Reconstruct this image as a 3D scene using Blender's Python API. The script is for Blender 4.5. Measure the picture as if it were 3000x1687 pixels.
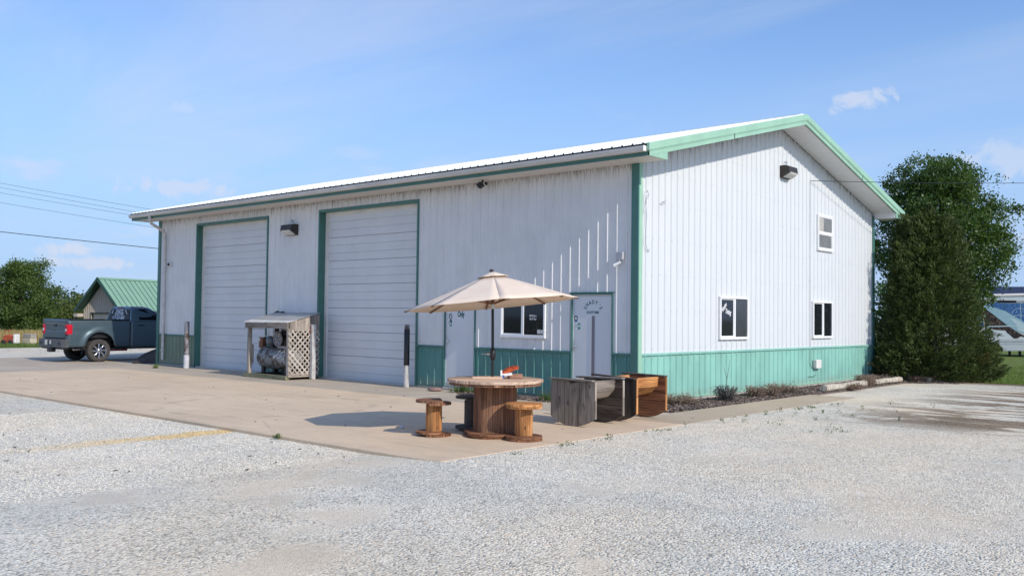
import bpy, math, random
import numpy as np
from mathutils import Vector, Matrix
random.seed(7); rng = np.random.default_rng(7)
R = math.radians
scene = bpy.context.scene
COL = scene.collection
for o in list(bpy.data.objects): bpy.data.objects.remove(o, do_unlink=True)

# ---------------------------------------------------------------- camera
cam_d = bpy.data.cameras.new('camera'); cam = bpy.data.objects.new('camera', cam_d); COL.objects.link(cam)
cam_d.sensor_width = 36.0; cam_d.lens = 36.0*2689.44/3000.0; cam_d.clip_start = .05; cam_d.clip_end = 3000
CAM = Vector((9.7395, -14.6075, 1.6010)); YAW, PITCH, ROLL = .7238, .0315, .0118
_f = Vector((-math.sin(YAW)*math.cos(PITCH), math.cos(YAW)*math.cos(PITCH), math.sin(PITCH)))
_r = _f.cross(Vector((0,0,1))).normalized(); _u = _r.cross(_f)
_r2 = _r*math.cos(ROLL)+_u*math.sin(ROLL); _u2 = -_r*math.sin(ROLL)+_u*math.cos(ROLL)
_m = Matrix((_r2, _u2, -_f)).transposed().to_4x4(); _m.translation = CAM
cam.matrix_world = _m
scene.camera = cam
scene.render.resolution_x = 1024; scene.render.resolution_y = 575

# ---------------------------------------------------------------- sun and sky
SUN_DIR = Vector((1.0, -0.075, .675)).normalized()
SUN_EL = math.asin(SUN_DIR.z); SUN_AZ = math.atan2(SUN_DIR.x, SUN_DIR.y)
sun_d = bpy.data.lights.new('sun', 'SUN'); sun_d.energy = 3.6; sun_d.angle = R(.53); sun_d.color = (1, .93, .82)
sun = bpy.data.objects.new('sun', sun_d); COL.objects.link(sun)
sun.rotation_euler = SUN_DIR.to_track_quat('Z', 'Y').to_euler(); sun.location = (30, -5, 30)
SKY_STRENGTH = .15
world = bpy.data.worlds.new('World'); scene.world = world; world.use_nodes = True
def build_world():
    nt = world.node_tree; N = nt.nodes; L = nt.links; N.clear()
    def n(t, **k):
        x = N.new(t)
        for a, b in k.items(): setattr(x, a, b)
        return x
    out = n('ShaderNodeOutputWorld'); bg = n('ShaderNodeBackground'); bg.inputs[1].default_value = SKY_STRENGTH
    sky = n('ShaderNodeTexSky', sky_type='NISHITA', sun_disc=False, sun_elevation=SUN_EL, sun_rotation=SUN_AZ, altitude=200, air_density=1.0, dust_density=.6, ozone_density=2.2)
    tc = n('ShaderNodeTexCoord'); sep = n('ShaderNodeSeparateXYZ'); L.new(tc.outputs['Generated'], sep.inputs[0])
    def math_(op, a, b=None, clamp=False):
        m = n('ShaderNodeMath', operation=op, use_clamp=clamp)
        for i, v in enumerate((a, b)):
            if v is None: continue
            if isinstance(v, (int, float)): m.inputs[i].default_value = v
            else: L.new(v, m.inputs[i])
        return m.outputs[0]
    z = math_('MAXIMUM', sep.outputs[2], 0.0)
    den = math_('ADD', z, .07)
    px = math_('DIVIDE', sep.outputs[0], den); py = math_('DIVIDE', sep.outputs[1], den)
    cmb = n('ShaderNodeCombineXYZ'); L.new(px, cmb.inputs[0]); L.new(py, cmb.inputs[1])
    def noise(scale, detail, rough, vec, dist=0):
        t = n('ShaderNodeTexNoise'); t.inputs['Scale'].default_value = scale; t.inputs['Detail'].default_value = detail
        t.inputs['Roughness'].default_value = rough; t.inputs['Distortion'].default_value = dist; L.new(vec, t.inputs['Vector']); return t.outputs[0]
    def ramp(v, a, b):
        m = n('ShaderNodeMapRange', interpolation_type='SMOOTHSTEP'); L.new(v, m.inputs[0]); m.inputs[1].default_value = a; m.inputs[2].default_value = b; return m.outputs[0]
    # thin high cirrus: streaks stretched along one wind direction
    mp = n('ShaderNodeMapping'); L.new(cmb.outputs[0], mp.inputs[0]); mp.inputs['Rotation'].default_value = (0, 0, R(62)); mp.inputs['Scale'].default_value = (.16, .75, 1)
    cir = ramp(noise(1.5, 8, .60, mp.outputs[0], .5), .36, .74)
    cir2 = ramp(noise(.5, 3, .5, cmb.outputs[0]), .30, .70)
    cirm = math_('MULTIPLY', math_('MULTIPLY', cir, cir2), .62)
    # low fair-weather cumulus, flat bases, only near the horizon
    mp2 = n('ShaderNodeMapping'); L.new(tc.outputs['Generated'], mp2.inputs[0]); mp2.inputs['Scale'].default_value = (1, 1, 3.1); mp2.inputs['Location'].default_value = (.37, .12, .0)
    cu = ramp(noise(5.2, 8, .55, mp2.outputs[0], .1), .53, .68)
    band = math_('MULTIPLY', ramp(sep.outputs[2], .012, .05), math_('SUBTRACT', 1.0, ramp(sep.outputs[2], .10, .27)))
    cum = math_('MULTIPLY', math_('MULTIPLY', cu, band), .75)
    # one puff, a real cloud above the gable
    def puff(d, rx, rz, amp):
        d = Vector(d).normalized(); side = d.cross(Vector((0,0,1))).normalized(); up = side.cross(d)
        def dot(v, s):
            q = n('ShaderNodeVectorMath', operation='DOT_PRODUCT'); L.new(tc.outputs['Generated'], q.inputs[0]); q.inputs[1].default_value = v; return math_('MULTIPLY', q.outputs['Value'], 1/s)
        a = dot(side, rx); b = dot(up, rz); fr = dot(d, 1)
        rr = math_('SQRT', math_('ADD', math_('MULTIPLY', a, a), math_('MULTIPLY', b, b)))
        nz = noise(34, 8, .64, tc.outputs['Generated'], .5)
        v = math_('SUBTRACT', 1.15, math_('ADD', rr, math_('MULTIPLY', math_('SUBTRACT', nz, .5), 4.2)))
        return math_('MULTIPLY', math_('MULTIPLY', ramp(v, 0, .9), ramp(fr, .2, .5)), amp)
    def dpx(x, y): return _f + _r2*((x-1500)/2689.44) - _u2*((y-843.5)/2689.44)
    pf = math_('MAXIMUM', puff(dpx(2520, 296), .034, .012, .80), puff(dpx(550, 320), .013, .007, .5))
    pf = math_('MAXIMUM', pf, puff(dpx(520, 550), .058, .011, .72))
    pf = math_('MAXIMUM', pf, puff(dpx(215, 732), .030, .008, .95))
    pf = math_('MAXIMUM', pf, puff(dpx(270, 767), .044, .007, .9))
    pf = math_('MAXIMUM', pf, puff(dpx(2960, 480), .050, .020, .6))
    tot = math_('MAXIMUM', math_('MAXIMUM', cirm, cum), pf)
    hz = math_('MULTIPLY', math_('SUBTRACT', 1.0, ramp(sep.outputs[2], 0, .42)), .92)
    tint = n('ShaderNodeMix', data_type='RGBA', blend_type='MULTIPLY'); tint.inputs[0].default_value = 1; L.new(sky.outputs[0], tint.inputs[6]); tint.inputs[7].default_value = (.80, 1.02, 1.30, 1)
    mixh = n('ShaderNodeMix', data_type='RGBA'); L.new(hz, mixh.inputs[0]); L.new(tint.outputs[2], mixh.inputs[6]); mixh.inputs[7].default_value = (2.75, 3.95, 6.0, 1)
    mix = n('ShaderNodeMix', data_type='RGBA'); L.new(tot, mix.inputs[0]); L.new(mixh.outputs[2], mix.inputs[6]); mix.inputs[7].default_value = (4.3, 4.85, 6.0, 1)
    L.new(mix.outputs[2], bg.inputs[0]); L.new(bg.outputs[0], out.inputs[0])
build_world()
scene.view_settings.view_transform = 'Standard'; scene.view_settings.look = 'None'
scene.view_settings.exposure = 0.0; scene.view_settings.gamma = 1.0; scene.view_settings.use_curve_mapping = False
scene.render.engine = 'CYCLES'

# ---------------------------------------------------------------- helpers
def link(o, parent=None):
    COL.objects.link(o)
    if parent is not None: o.parent = parent
    return o
def empty(name, loc=(0,0,0), rz=0):
    o = bpy.data.objects.new(name, None); o.location = loc; o.rotation_euler = (0,0,rz); o.empty_display_size = .2; return link(o)
def tag(o, label, cat, group=None):
    o['label'] = label; o['category'] = cat
    if group: o['group'] = group
    return o
def struct(o): o['kind'] = 'structure'; return o
def stuff(o, label=None, cat=None):
    o['kind'] = 'stuff'
    if label: o['label'] = label
    if cat: o['category'] = cat
    return o
def rotm(rx=0, ry=0, rz=0): return Matrix.Rotation(rz,4,'Z') @ Matrix.Rotation(ry,4,'Y') @ Matrix.Rotation(rx,4,'X')
class MB:
    def __init__(s): s.v = []; s.f = []; s.sm = []
    def add(s, v, f, m=None, smooth=False):
        b = len(s.v)
        s.v += [tuple(m @ Vector(p)) if m is not None else tuple(p) for p in v]
        s.f += [tuple(b+i for i in q) for q in f]; s.sm += [smooth]*len(f); return s
    def box(s, a, b, m=None, ch=0.0):
        x0,y0,z0 = a; x1,y1,z1 = b
        if ch <= 0:
            v = [(x0,y0,z0),(x1,y0,z0),(x1,y1,z0),(x0,y1,z0),(x0,y0,z1),(x1,y0,z1),(x1,y1,z1),(x0,y1,z1)]
            return s.add(v, [(0,3,2,1),(4,5,6,7),(0,1,5,4),(1,2,6,5),(2,3,7,6),(3,0,4,7)], m)
        ch = min(ch, .45*abs(x1-x0), .45*abs(y1-y0), .45*abs(z1-z0))
        v = []; idx = {}
        for i in (0,1):
            for j in (0,1):
                for k in (0,1):
                    X,Y,Z = (x0,x1)[i],(y0,y1)[j],(z0,z1)[k]; sx,sy,sz = (1,-1)[i]*ch,(1,-1)[j]*ch,(1,-1)[k]*ch
                    idx[i,j,k] = len(v); v += [(X,Y+sy,Z+sz),(X+sx,Y,Z+sz),(X+sx,Y+sy,Z)]
        I = lambda i,j,k,a: idx[i,j,k]+a
        f = []
        for i in (0,1): f.append([I(i,0,0,0),I(i,1,0,0),I(i,1,1,0),I(i,0,1,0)][::1 if i else -1])
        for j in (0,1): f.append([I(0,j,0,1),I(1,j,0,1),I(1,j,1,1),I(0,j,1,1)][::-1 if j else 1])
        for k in (0,1): f.append([I(0,0,k,2),I(1,0,k,2),I(1,1,k,2),I(0,1,k,2)][::1 if k else -1])
        for i in (0,1):
            for j in (0,1): f.append([I(i,j,0,0),I(i,j,1,0),I(i,j,1,1),I(i,j,0,1)][::1 if i==j else -1])
        for i in (0,1):
            for k in (0,1): f.append([I(i,0,k,0),I(i,1,k,0),I(i,1,k,2),I(i,0,k,2)][::-1 if i==k else 1])
        for j in (0,1):
            for k in (0,1): f.append([I(0,j,k,1),I(1,j,k,1),I(1,j,k,2),I(0,j,k,2)][::1 if j==k else -1])
        for i in (0,1):
            for j in (0,1):
                for k in (0,1): f.append([I(i,j,k,0),I(i,j,k,1),I(i,j,k,2)][::1 if (i+j+k)%2 else -1])
        return s.add(v, f, m)
    def prism(s, poly, z0, z1, m=None):
        n = len(poly); v = [(x,y,z0) for x,y in poly]+[(x,y,z1) for x,y in poly]
        return s.add(v, [tuple(range(n))[::-1], tuple(range(n,2*n))]+[(i,(i+1)%n,n+(i+1)%n,n+i) for i in range(n)], m)
    def tube(s, pts, rad, n=8, m=None, caps=True, smooth=True):
        pts = [Vector(p) for p in pts]; k = len(pts)
        rad = rad if hasattr(rad, '__len__') else [rad]*k
        v = []; f = []; ref = None
        for i, p in enumerate(pts):
            t = ((pts[min(i+1,k-1)]-p).normalized() if i<k-1 else Vector()) + ((p-pts[max(i-1,0)]).normalized() if i>0 else Vector())
            t = t.normalized() if t.length>1e-9 else Vector((0,0,1))
            if ref is None: ref = Vector((0,0,1)) if abs(t.z)<.9 else Vector((1,0,0))
            a = t.cross(ref).normalized(); b = t.cross(a); ref = a.cross(t)
            for j in range(n):
                th = 2*math.pi*j/n; v.append(p+rad[i]*(a*math.cos(th)+b*math.sin(th)))
        for i in range(k-1):
            for j in range(n): f.append((i*n+j, (i+1)*n+j, (i+1)*n+(j+1)%n, i*n+(j+1)%n))
        s.add(v, f, m, smooth)
        if caps: s.add([v[j] for j in range(n)], [tuple(range(n))], m); s.add([v[(k-1)*n+j] for j in range(n)], [tuple(range(n))[::-1]], m)
        return s
    def lathe(s, prof, n=24, m=None, smooth=True):      # prof: (r, z) pairs, axis Z
        v = []; f = []
        for r, z in prof:
            for j in range(n): v.append((r*math.cos(2*math.pi*j/n), r*math.sin(2*math.pi*j/n), z))
        for i in range(len(prof)-1):
            for j in range(n): f.append((i*n+j, i*n+(j+1)%n, (i+1)*n+(j+1)%n, (i+1)*n+j))
        return s.add(v, f, m, smooth)
    def build(s, name, mat, parent=None, loc=None, mw=None):
        me = bpy.data.meshes.new(name); me.from_pydata(s.v, [], s.f); me.polygons.foreach_set('use_smooth', s.sm)
        if mat is not None: me.materials.append(mat)
        me.update()
        o = bpy.data.objects.new(name, me)
        if mw is not None: o.matrix_local = mw
        if loc is not None: o.location = loc
        return link(o, parent)
def copy_of(o, parent=None, mw=None):
    c = o.copy(); COL.objects.link(c); c.parent = parent
    if mw is not None: c.matrix_local = mw
    return c
def Box(name, a, b, mat, parent=None, ch=0.0, mw=None): return MB().box(a, b, None, ch).build(name, mat, parent, mw=mw)
def np_mesh(name, verts, quads, mat, parent=None, tint=None, tri=False):
    me = bpy.data.meshes.new(name); nv = len(verts); k = 3 if tri else 4; nf = len(quads)
    me.vertices.add(nv); me.vertices.foreach_set('co', np.asarray(verts, np.float32).ravel())
    me.loops.add(nf*k); me.loops.foreach_set('vertex_index', np.asarray(quads, np.int32).ravel())
    me.polygons.add(nf); me.polygons.foreach_set('loop_start', np.arange(nf, dtype=np.int32)*k)
    if tint is not None:
        a = me.attributes.new('tint', 'FLOAT', 'FACE'); a.data.foreach_set('value', np.asarray(tint, np.float32))
    me.materials.append(mat); me.update(calc_edges=True); me.validate()
    return link(bpy.data.objects.new(name, me), parent)
def text_mesh(name, body, size, mat, parent, mw, ext=.0015, bold=0.0, sx=1.0, shear=0.0, align='CENTER'):
    c = bpy.data.curves.new(name, 'FONT'); c.body = body; c.size = size; c.extrude = ext; c.offset = bold; c.align_x = align; c.align_y = 'CENTER'; c.shear = shear; c.resolution_u = 3
    t = bpy.data.objects.new(name, c); COL.objects.link(t); dg = bpy.context.evaluated_depsgraph_get()
    me = bpy.data.meshes.new_from_object(t.evaluated_get(dg)); bpy.data.objects.remove(t, do_unlink=True); bpy.data.curves.remove(c)
    me.name = name; me.materials.clear(); me.materials.append(mat)
    o = bpy.data.objects.new(name, me); o.matrix_local = mw @ Matrix.Diagonal((sx,1,1,1)); return link(o, parent)
FACE_FRONT = lambda x,y,z: Matrix.Translation((x,y,z)) @ Matrix(((1,0,0,0),(0,0,-1,0),(0,1,0,0),(0,0,0,1)))   # text plane facing -Y, reads along +X
FACE_GABLE = lambda x,y,z: Matrix.Translation((x,y,z)) @ Matrix(((0,0,1,0),(1,0,0,0),(0,1,0,0),(0,0,0,1)))    # facing +X, reads along +Y

# ---------------------------------------------------------------- materials
class NT:
    def __init__(s, name):
        s.m = bpy.data.materials.new(name); s.m.use_nodes = True; s.t = s.m.node_tree; s.N = s.t.nodes; s.L = s.t.links
        s.b = s.N['Principled BSDF']; s.out = s.N['Material Output']
    def n(s, t, **k):
        x = s.N.new(t)
        for a, b in k.items(): setattr(x, a, b)
        return x
    def set(s, sock, v):
        if isinstance(v, bpy.types.NodeSocket): s.L.new(v, sock)
        elif isinstance(v, (int, float)) and sock.type != 'VALUE': sock.default_value = (v,v,v,1) if sock.type=='RGBA' else (v,v,v)
        else: sock.default_value = tuple(v)+(1,) if sock.type=='RGBA' and len(v)==3 else v
    def math(s, op, a, b=0.0, clamp=False):
        m = s.n('ShaderNodeMath', operation=op, use_clamp=clamp); s.set(m.inputs[0], a); s.set(m.inputs[1], b); return m.outputs[0]
    def coord(s, kind='Object', scale=(1,1,1), rot=(0,0,0), loc=None):
        c = s.n('ShaderNodeNewGeometry').outputs['Position'] if kind=='World' else s.n('ShaderNodeTexCoord').outputs[kind]
        m = s.n('ShaderNodeMapping'); s.L.new(c, m.inputs[0]); m.inputs['Scale'].default_value = scale; m.inputs['Rotation'].default_value = rot
        if loc is not None: s.set(m.inputs['Location'], loc)
        return m.outputs[0]
    def noise(s, vec, scale=5, detail=4, rough=.55, dist=0, col=False):
        t = s.n('ShaderNodeTexNoise'); s.L.new(vec, t.inputs['Vector'])
        for k, v in (('Scale',scale),('Detail',detail),('Roughness',rough),('Distortion',dist)): t.inputs[k].default_value = v
        return t.outputs[1 if col else 0]
    def vor(s, vec, scale=5, feature='F1', out=0, rnd=1):
        t = s.n('ShaderNodeTexVoronoi', feature=feature); s.L.new(vec, t.inputs['Vector']); t.inputs['Scale'].default_value = scale; t.inputs['Randomness'].default_value = rnd; return t.outputs[out]
    def rng(s, v, a, b, c=0.0, d=1.0, smooth=True):
        m = s.n('ShaderNodeMapRange', interpolation_type='SMOOTHSTEP' if smooth else 'LINEAR'); s.set(m.inputs[0], v)
        for i, x in enumerate((a,b,c,d)): s.set(m.inputs[i+1], x)
        return m.outputs[0]
    def mix(s, f, a, b, mode='MIX'):
        m = s.n('ShaderNodeMix', data_type='RGBA', blend_type=mode); s.set(m.inputs[0], f); s.set(m.inputs[6], a); s.set(m.inputs[7], b); return m.outputs[2]
    def ramp(s, v, stops):
        r = s.n('ShaderNodeValToRGB'); s.set(r.inputs[0], v); e = r.color_ramp.elements
        while len(e) < len(stops): e.new(.5)
        for q, (p, c) in zip(e, stops): q.position = p; q.color = tuple(c)+(1,)
        return r.outputs[0]
    def bump(s, h, strength=.3, dist=.01):
        b = s.n('ShaderNodeBump'); b.inputs['Strength'].default_value = strength; b.inputs['Distance'].default_value = dist; s.L.new(h, b.inputs['Height']); s.L.new(b.outputs[0], s.b.inputs['Normal'])
    def fin(s, col=None, rough=None, metal=None, spec=None):
        for k, v in (('Base Color',col),('Roughness',rough),('Metallic',metal),('Specular IOR Level',spec)):
            if v is not None: s.set(s.b.inputs[k], v)
        return s.m
def plain(name, col, rough=.6, metal=0.0, var=.12, scale=6, bump=0.0, bscale=60, kind='Object', stretch=(1,1,1), spec=.5, col2=None):
    t = NT(name); v = t.coord(kind, stretch); nz = t.noise(v, scale, 5, .6)
    a = tuple(c*(1-var) for c in col); b = col2 or tuple(min(1,c*(1+var)) for c in col)
    c = t.mix(t.rng(nz, .3, .7), a, b)
    if bump: t.bump(t.noise(v, bscale, 3, .6), bump, .004)
    return t.fin(c, t.rng(nz, .2, .8, max(0,rough-.06), min(1,rough+.06)), metal, spec)
def siding_mat(name, col, gable, dirt=.75, var=.05, rough=.42):
    t = NT(name); g = t.n('ShaderNodeNewGeometry'); sp = t.n('ShaderNodeSeparateXYZ'); t.L.new(g.outputs['Position'], sp.inputs[0])
    if gable:
        y = sp.outputs[1]; top = t.math('ADD', t.math('MULTIPLY', t.math('MINIMUM', y, t.math('SUBTRACT', 12.19, y)), .25), 4.69)
    else: top = 4.55
    dz = t.math('SUBTRACT', top, sp.outputs[2])
    st = t.coord('World', (9, 9, .55)); nz = t.noise(st, 2.4, 5, .7)
    fine = t.noise(t.coord('World', (30, 30, .8)), 2, 3, .6)
    reach = t.rng(nz, .35, .78, .05, .50)
    streak = t.math('MULTIPLY', t.rng(t.math('DIVIDE', dz, reach), 0, 1, 1, 0), t.rng(fine, .38, .62))
    clouds = t.noise(t.coord('World', (1,1,.6)), 1.7, 4, .6)
    base = t.mix(t.rng(clouds, .3, .7), tuple(c*(1-var) for c in col), tuple(min(1,c*(1+var)) for c in col))
    drip = t.math('MULTIPLY', t.rng(t.noise(t.coord('World', (14, 14, .22)), 3, 3, .6), .60, .78), .03 if gable else .07)
    low = t.math('MULTIPLY', t.rng(sp.outputs[2], 0.0, .25, 1, 0), t.rng(clouds, .35, .65, .1, .5))
    c = t.mix(drip, base, (.42, .38, .32)); c = t.mix(low, c, (.33, .30, .24))
    c = t.mix(t.math('MULTIPLY', streak, dirt), c, (.085, .072, .06))
    return t.fin(c, t.rng(clouds, .2, .8, rough-.05, rough+.1), 0.0, .45)
def wood_mat(name, dark, mid, light, rough=.78, gloss=.3, contrast=1.0, wet=0.0):
    t = NT(name); oi = t.n('ShaderNodeObjectInfo'); rnd = oi.outputs['Random']
    off = t.n('ShaderNodeCombineXYZ'); t.L.new(t.math('MULTIPLY', rnd, 37.0), off.inputs[0]); t.L.new(t.math('MULTIPLY', rnd, 11.0), off.inputs[1])
    v = t.coord('Object', (.7, 5.5, 5.5), loc=off.outputs[0])
    g1 = t.noise(v, 1.6, 3, .5, .9); v2 = t.coord('Object', (1.4, 34, 34), loc=off.outputs[0]); g2 = t.noise(v2, 1.2, 4, .6, .4)
    rings = t.n('ShaderNodeTexWave', wave_type='BANDS', bands_direction='Y'); t.L.new(t.coord('Object', (.35, 6, 6), loc=off.outputs[0]), rings.inputs[0]); rings.inputs['Scale'].default_value = 1.5; rings.inputs['Distortion'].default_value = 7; rings.inputs['Detail'].default_value = 3; rings.inputs['Detail Scale'].default_value = 1.2
    s = t.math('ADD', t.math('MULTIPLY', g1, .72), t.math('ADD', t.math('MULTIPLY', g2, .16), t.math('MULTIPLY', rings.outputs[1], .12)))
    c = t.ramp(t.rng(s, .5-.2/contrast, .5+.2/contrast, 0, 1, False), ((0, dark), (.45, mid), (1, light)))
    br = t.rng(rnd, 0, 1, .70, 1.28, False); cm = t.n('ShaderNodeCombineXYZ')
    for i in range(3): t.L.new(br, cm.inputs[i])
    c = t.mix(1.0, c, cm.outputs[0], 'MULTIPLY')
    kn = t.vor(t.coord('Object', (3.0, 7, 7), loc=off.outputs[0]), 1.15, 'F1', 0)
    c = t.mix(t.rng(kn, .05, .16, .85, 0), c, tuple(x*.25 for x in dark))
    blot = t.noise(t.coord('Object', (3, 6, 6), loc=off.outputs[0]), 1.3, 4, .6)
    c = t.mix(t.rng(blot, .58, .76, 0, .65), c, tuple(x*.55 for x in dark))
    t.bump(t.math('ADD', g2, t.math('MULTIPLY', g1, .6)), .35, .004)
    return t.fin(c, t.rng(g1, .3, .7, rough-.1, rough+.08), 0.0, gloss)
def leaf_mat(name, a, b, trans=.35, rough=.5, c3=None):
    t = NT(name); at = t.n('ShaderNodeAttribute', attribute_name='tint'); c = t.mix(at.outputs['Fac'], a, b)
    if c3: c = t.mix(t.rng(at.outputs['Fac'], .93, .97), c, c3)
    t.fin(c, rough, 0.0, .35); tr = t.n('ShaderNodeBsdfTranslucent'); t.L.new(t.mix(1.0, c, (1.25, 1.35, .6), 'MULTIPLY'), tr.inputs[0])
    mx = t.n('ShaderNodeMixShader'); mx.inputs[0].default_value = trans; t.L.new(t.b.outputs[0], mx.inputs[1]); t.L.new(tr.outputs[0], mx.inputs[2]); t.L.new(mx.outputs[0], t.out.inputs[0]); return t.m
# ---------------------------------------------------------------- surface materials
def gravel_mat():
    t = NT('gravel'); w = t.coord('World'); g = t.n('ShaderNodeNewGeometry'); sp = t.n('ShaderNodeSeparateXYZ'); t.L.new(g.outputs['Position'], sp.inputs[0]); X, Y = sp.outputs[0], sp.outputs[1]
    wd = t.noise(w, 18, 2, .5, 0, True); wv = t.n('ShaderNodeVectorMath', operation='SCALE'); t.L.new(wd, wv.inputs[0]); wv.inputs[3].default_value = .03
    ad = t.n('ShaderNodeVectorMath', operation='ADD'); t.L.new(w, ad.inputs[0]); t.L.new(wv.outputs[0], ad.inputs[1]); w2 = ad.outputs[0]
    cell = t.vor(w2, 46, 'F1', 1); d = t.vor(w2, 46, 'F1', 0); cs = t.n('ShaderNodeSeparateColor'); t.L.new(cell, cs.inputs[0])
    cell2 = t.vor(w2, 105, 'F1', 1); d2 = t.vor(w2, 105, 'F1', 0); cs2 = t.n('ShaderNodeSeparateColor'); t.L.new(cell2, cs2.inputs[0])
    big = t.noise(w, .55, 5, .6, .4); med = t.noise(w, 1.9, 5, .6)
    fine = t.rng(t.math('ADD', big, t.math('MULTIPLY', med, .35)), .66, .82, 0, .85)            # compacted, dusty patches
    stone = t.ramp(cs.outputs[0], ((0, (.36,.34,.30)), (.18, (.60,.57,.50)), (.55, (.79,.745,.655)), (.85, (.87,.825,.72)), (1, (.72,.58,.44))))
    small = t.ramp(cs2.outputs[0], ((0, (.48,.44,.375)), (.4, (.70,.64,.54)), (1, (.84,.77,.64))))
    small = t.mix(.35, small, (.76,.65,.53))
    c = t.mix(fine, stone, small)
    hue = t.noise(w, .23, 3, .5); c = t.mix(t.rng(hue, .42, .62), c, t.mix(1, c, (1.06,1.0,.93), 'MULTIPLY'))
    # old yellow line sprayed on the stones
    ys = t.math('MULTIPLY', t.rng(t.math('ABSOLUTE', t.math('ADD', X, t.math('ADD', 2.22, t.math('MULTIPLY', t.math('SUBTRACT', med, .5), .5)))), .12, .34, 1, 0), t.rng(Y, -11.2, -7.4))
    c = t.mix(t.math('MULTIPLY', ys, t.rng(cs.outputs[1], .1, .8, .5, .95)), c, (.74,.50,.19))
    # damp brown earth showing through on the right, and along the lawn edge
    dx = t.math('SUBTRACT', X, 5.9); em = t.rng(t.math('MULTIPLY', dx, dx), 0, 12.0, 1, 0)
    streaks = t.noise(t.coord('World', (.35, .9, 1), (0,0,R(-38))), 1.5, 6, .65, .6)
    earth = t.math('MULTIPLY', t.math('MULTIPLY', em, t.math('MULTIPLY', t.rng(Y, -.5, 1.5), t.rng(Y, 9.0, 12.0, 1, .25))), t.rng(streaks, .43, .54))
    edge = t.math('MULTIPLY', t.rng(t.math('ADD', Y, t.math('MULTIPLY', med, 1.0)), 12.3, 13.1), t.rng(X, -1, 0))
    c = t.mix(t.math('MULTIPLY', t.math('MAXIMUM', earth, edge), t.rng(cs.outputs[2], 0, .7, .72, 1)), c, t.mix(med, (.13,.085,.05), (.27,.19,.12)))
    c = t.mix(1.0, c, t.mix(t.rng(t.noise(w, .9, 4, .7), .35, .65), (.93,.92,.88), (1.05,1.04,1.00)), 'MULTIPLY')
    h = t.math('MULTIPLY', t.math('SUBTRACT', 1.0, d), t.rng(cs.outputs[1], 0, 1, .35, 1.0)); h2 = t.math('MULTIPLY', t.math('SUBTRACT', 1.0, d2), .35)
    hh = t.n('ShaderNodeMix', data_type='FLOAT'); t.L.new(fine, hh.inputs[0]); t.L.new(h, hh.inputs[2]); t.L.new(h2, hh.inputs[3])
    t.bump(hh.outputs[0], 1.0, .022)
    return t.fin(c, .9, 0.0, .2)
def concrete_mat(name, a, b, stain=.5):
    t = NT(name); w = t.coord('World'); big = t.noise(w, .5, 6, .62, .3); med = t.noise(w, 2.6, 6, .65); fin = t.noise(w, 60, 3, .6); grit = t.vor(w, 160, 'F1', 1)
    c = t.mix(t.rng(big, .32, .68), a, b); c = t.mix(t.rng(med, .50, .74, 0, .35), c, tuple(x*.80 for x in a))
    c = t.mix(t.rng(t.noise(t.coord('World', (.25, 1.4, 1), (0,0,R(12))), 1.2, 5, .6), .55, .72, 0, stain), c, (.27,.235,.19))
    c = t.mix(t.rng(t.noise(w, .9, 3, .5, .8), .66, .80, 0, .55), c, (.50,.33,.17))
    # a faint curved tyre mark
    g = t.n('ShaderNodeSeparateXYZ'); t.L.new(w, g.inputs[0]); ax = t.math('ADD', g.outputs[0], 4.6); ay = t.math('ADD', g.outputs[1], 5.0)
    rr = t.math('SQRT', t.math('ADD', t.math('MULTIPLY', ax, ax), t.math('MULTIPLY', ay, ay)))
    ring = t.math('MULTIPLY', t.rng(t.math('ABSOLUTE', t.math('SUBTRACT', rr, 1.9)), .04, .15, 1, 0), t.rng(med, .45, .6, 0, .22))
    c = t.mix(ring, c, (.16,.14,.13))
    gs = t.n('ShaderNodeSeparateColor'); t.L.new(grit, gs.inputs[0]); c = t.mix(1, c, t.mix(gs.outputs[0], (.88,.88,.88), (1.08,1.08,1.07)), 'MULTIPLY')
    c = t.mix(t.rng(t.noise(t.coord('World', (.5, 2.2, 1), (0,0,R(-6))), 2.2, 6, .7, .6), .42, .64, .0, .16), c, (.34,.30,.25))
    ck = t.vor(t.coord('World', (1,1,1)), .42, 'DISTANCE_TO_EDGE', 0); wob = t.math('ADD', ck, t.math('MULTIPLY', t.math('SUBTRACT', med, .5), .05)); c = t.mix(t.math('MULTIPLY', t.rng(t.math('ABSOLUTE', wob), .0, .005, 1, 0), t.rng(big, .5, .62, 0, .45)), c, (.15,.12,.10))
    t.bump(t.math('ADD', fin, med), .35, .004)
    return t.fin(c, .88, 0.0, .25)
MT = {}
MT['gravel'] = gravel_mat()
MT['concrete'] = concrete_mat('concrete_tan', (.66,.505,.35), (.74,.575,.405), .22)
MT['concrete_old'] = concrete_mat('concrete_grey', (.46,.385,.30), (.54,.455,.355), .28)
MT['concrete_walk'] = concrete_mat('concrete_walk', (.46,.37,.265), (.53,.43,.31), .25)
MT['white_front'] = siding_mat('white_siding', (.70,.70,.69), False, .85)
MT['white_gable'] = siding_mat('white_siding_gable', (.635,.655,.665), True, .8, .012)
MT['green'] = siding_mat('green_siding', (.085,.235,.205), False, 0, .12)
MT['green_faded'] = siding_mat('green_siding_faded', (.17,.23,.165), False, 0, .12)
MT['green_gable'] = siding_mat('green_siding_sunlit', (.25,.50,.42), False, 0, .10)  # paler copy of the front green: sunlight painted in, plus some fade
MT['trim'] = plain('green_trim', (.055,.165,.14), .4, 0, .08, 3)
MT['trim_rake'] = plain('green_trim_sunlit', (.32,.53,.385), .45, 0, .06, 2)  # sunlit copy of the green trim, sun brightness put into its colour
MT['roof'] = plain('white_roof', (.80,.83,.81), .35, 0, .04, 1.2)
MT['soffit'] = plain('soffit_vinyl', (.70,.66,.61), .6, 0, .05, 2)
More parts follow.
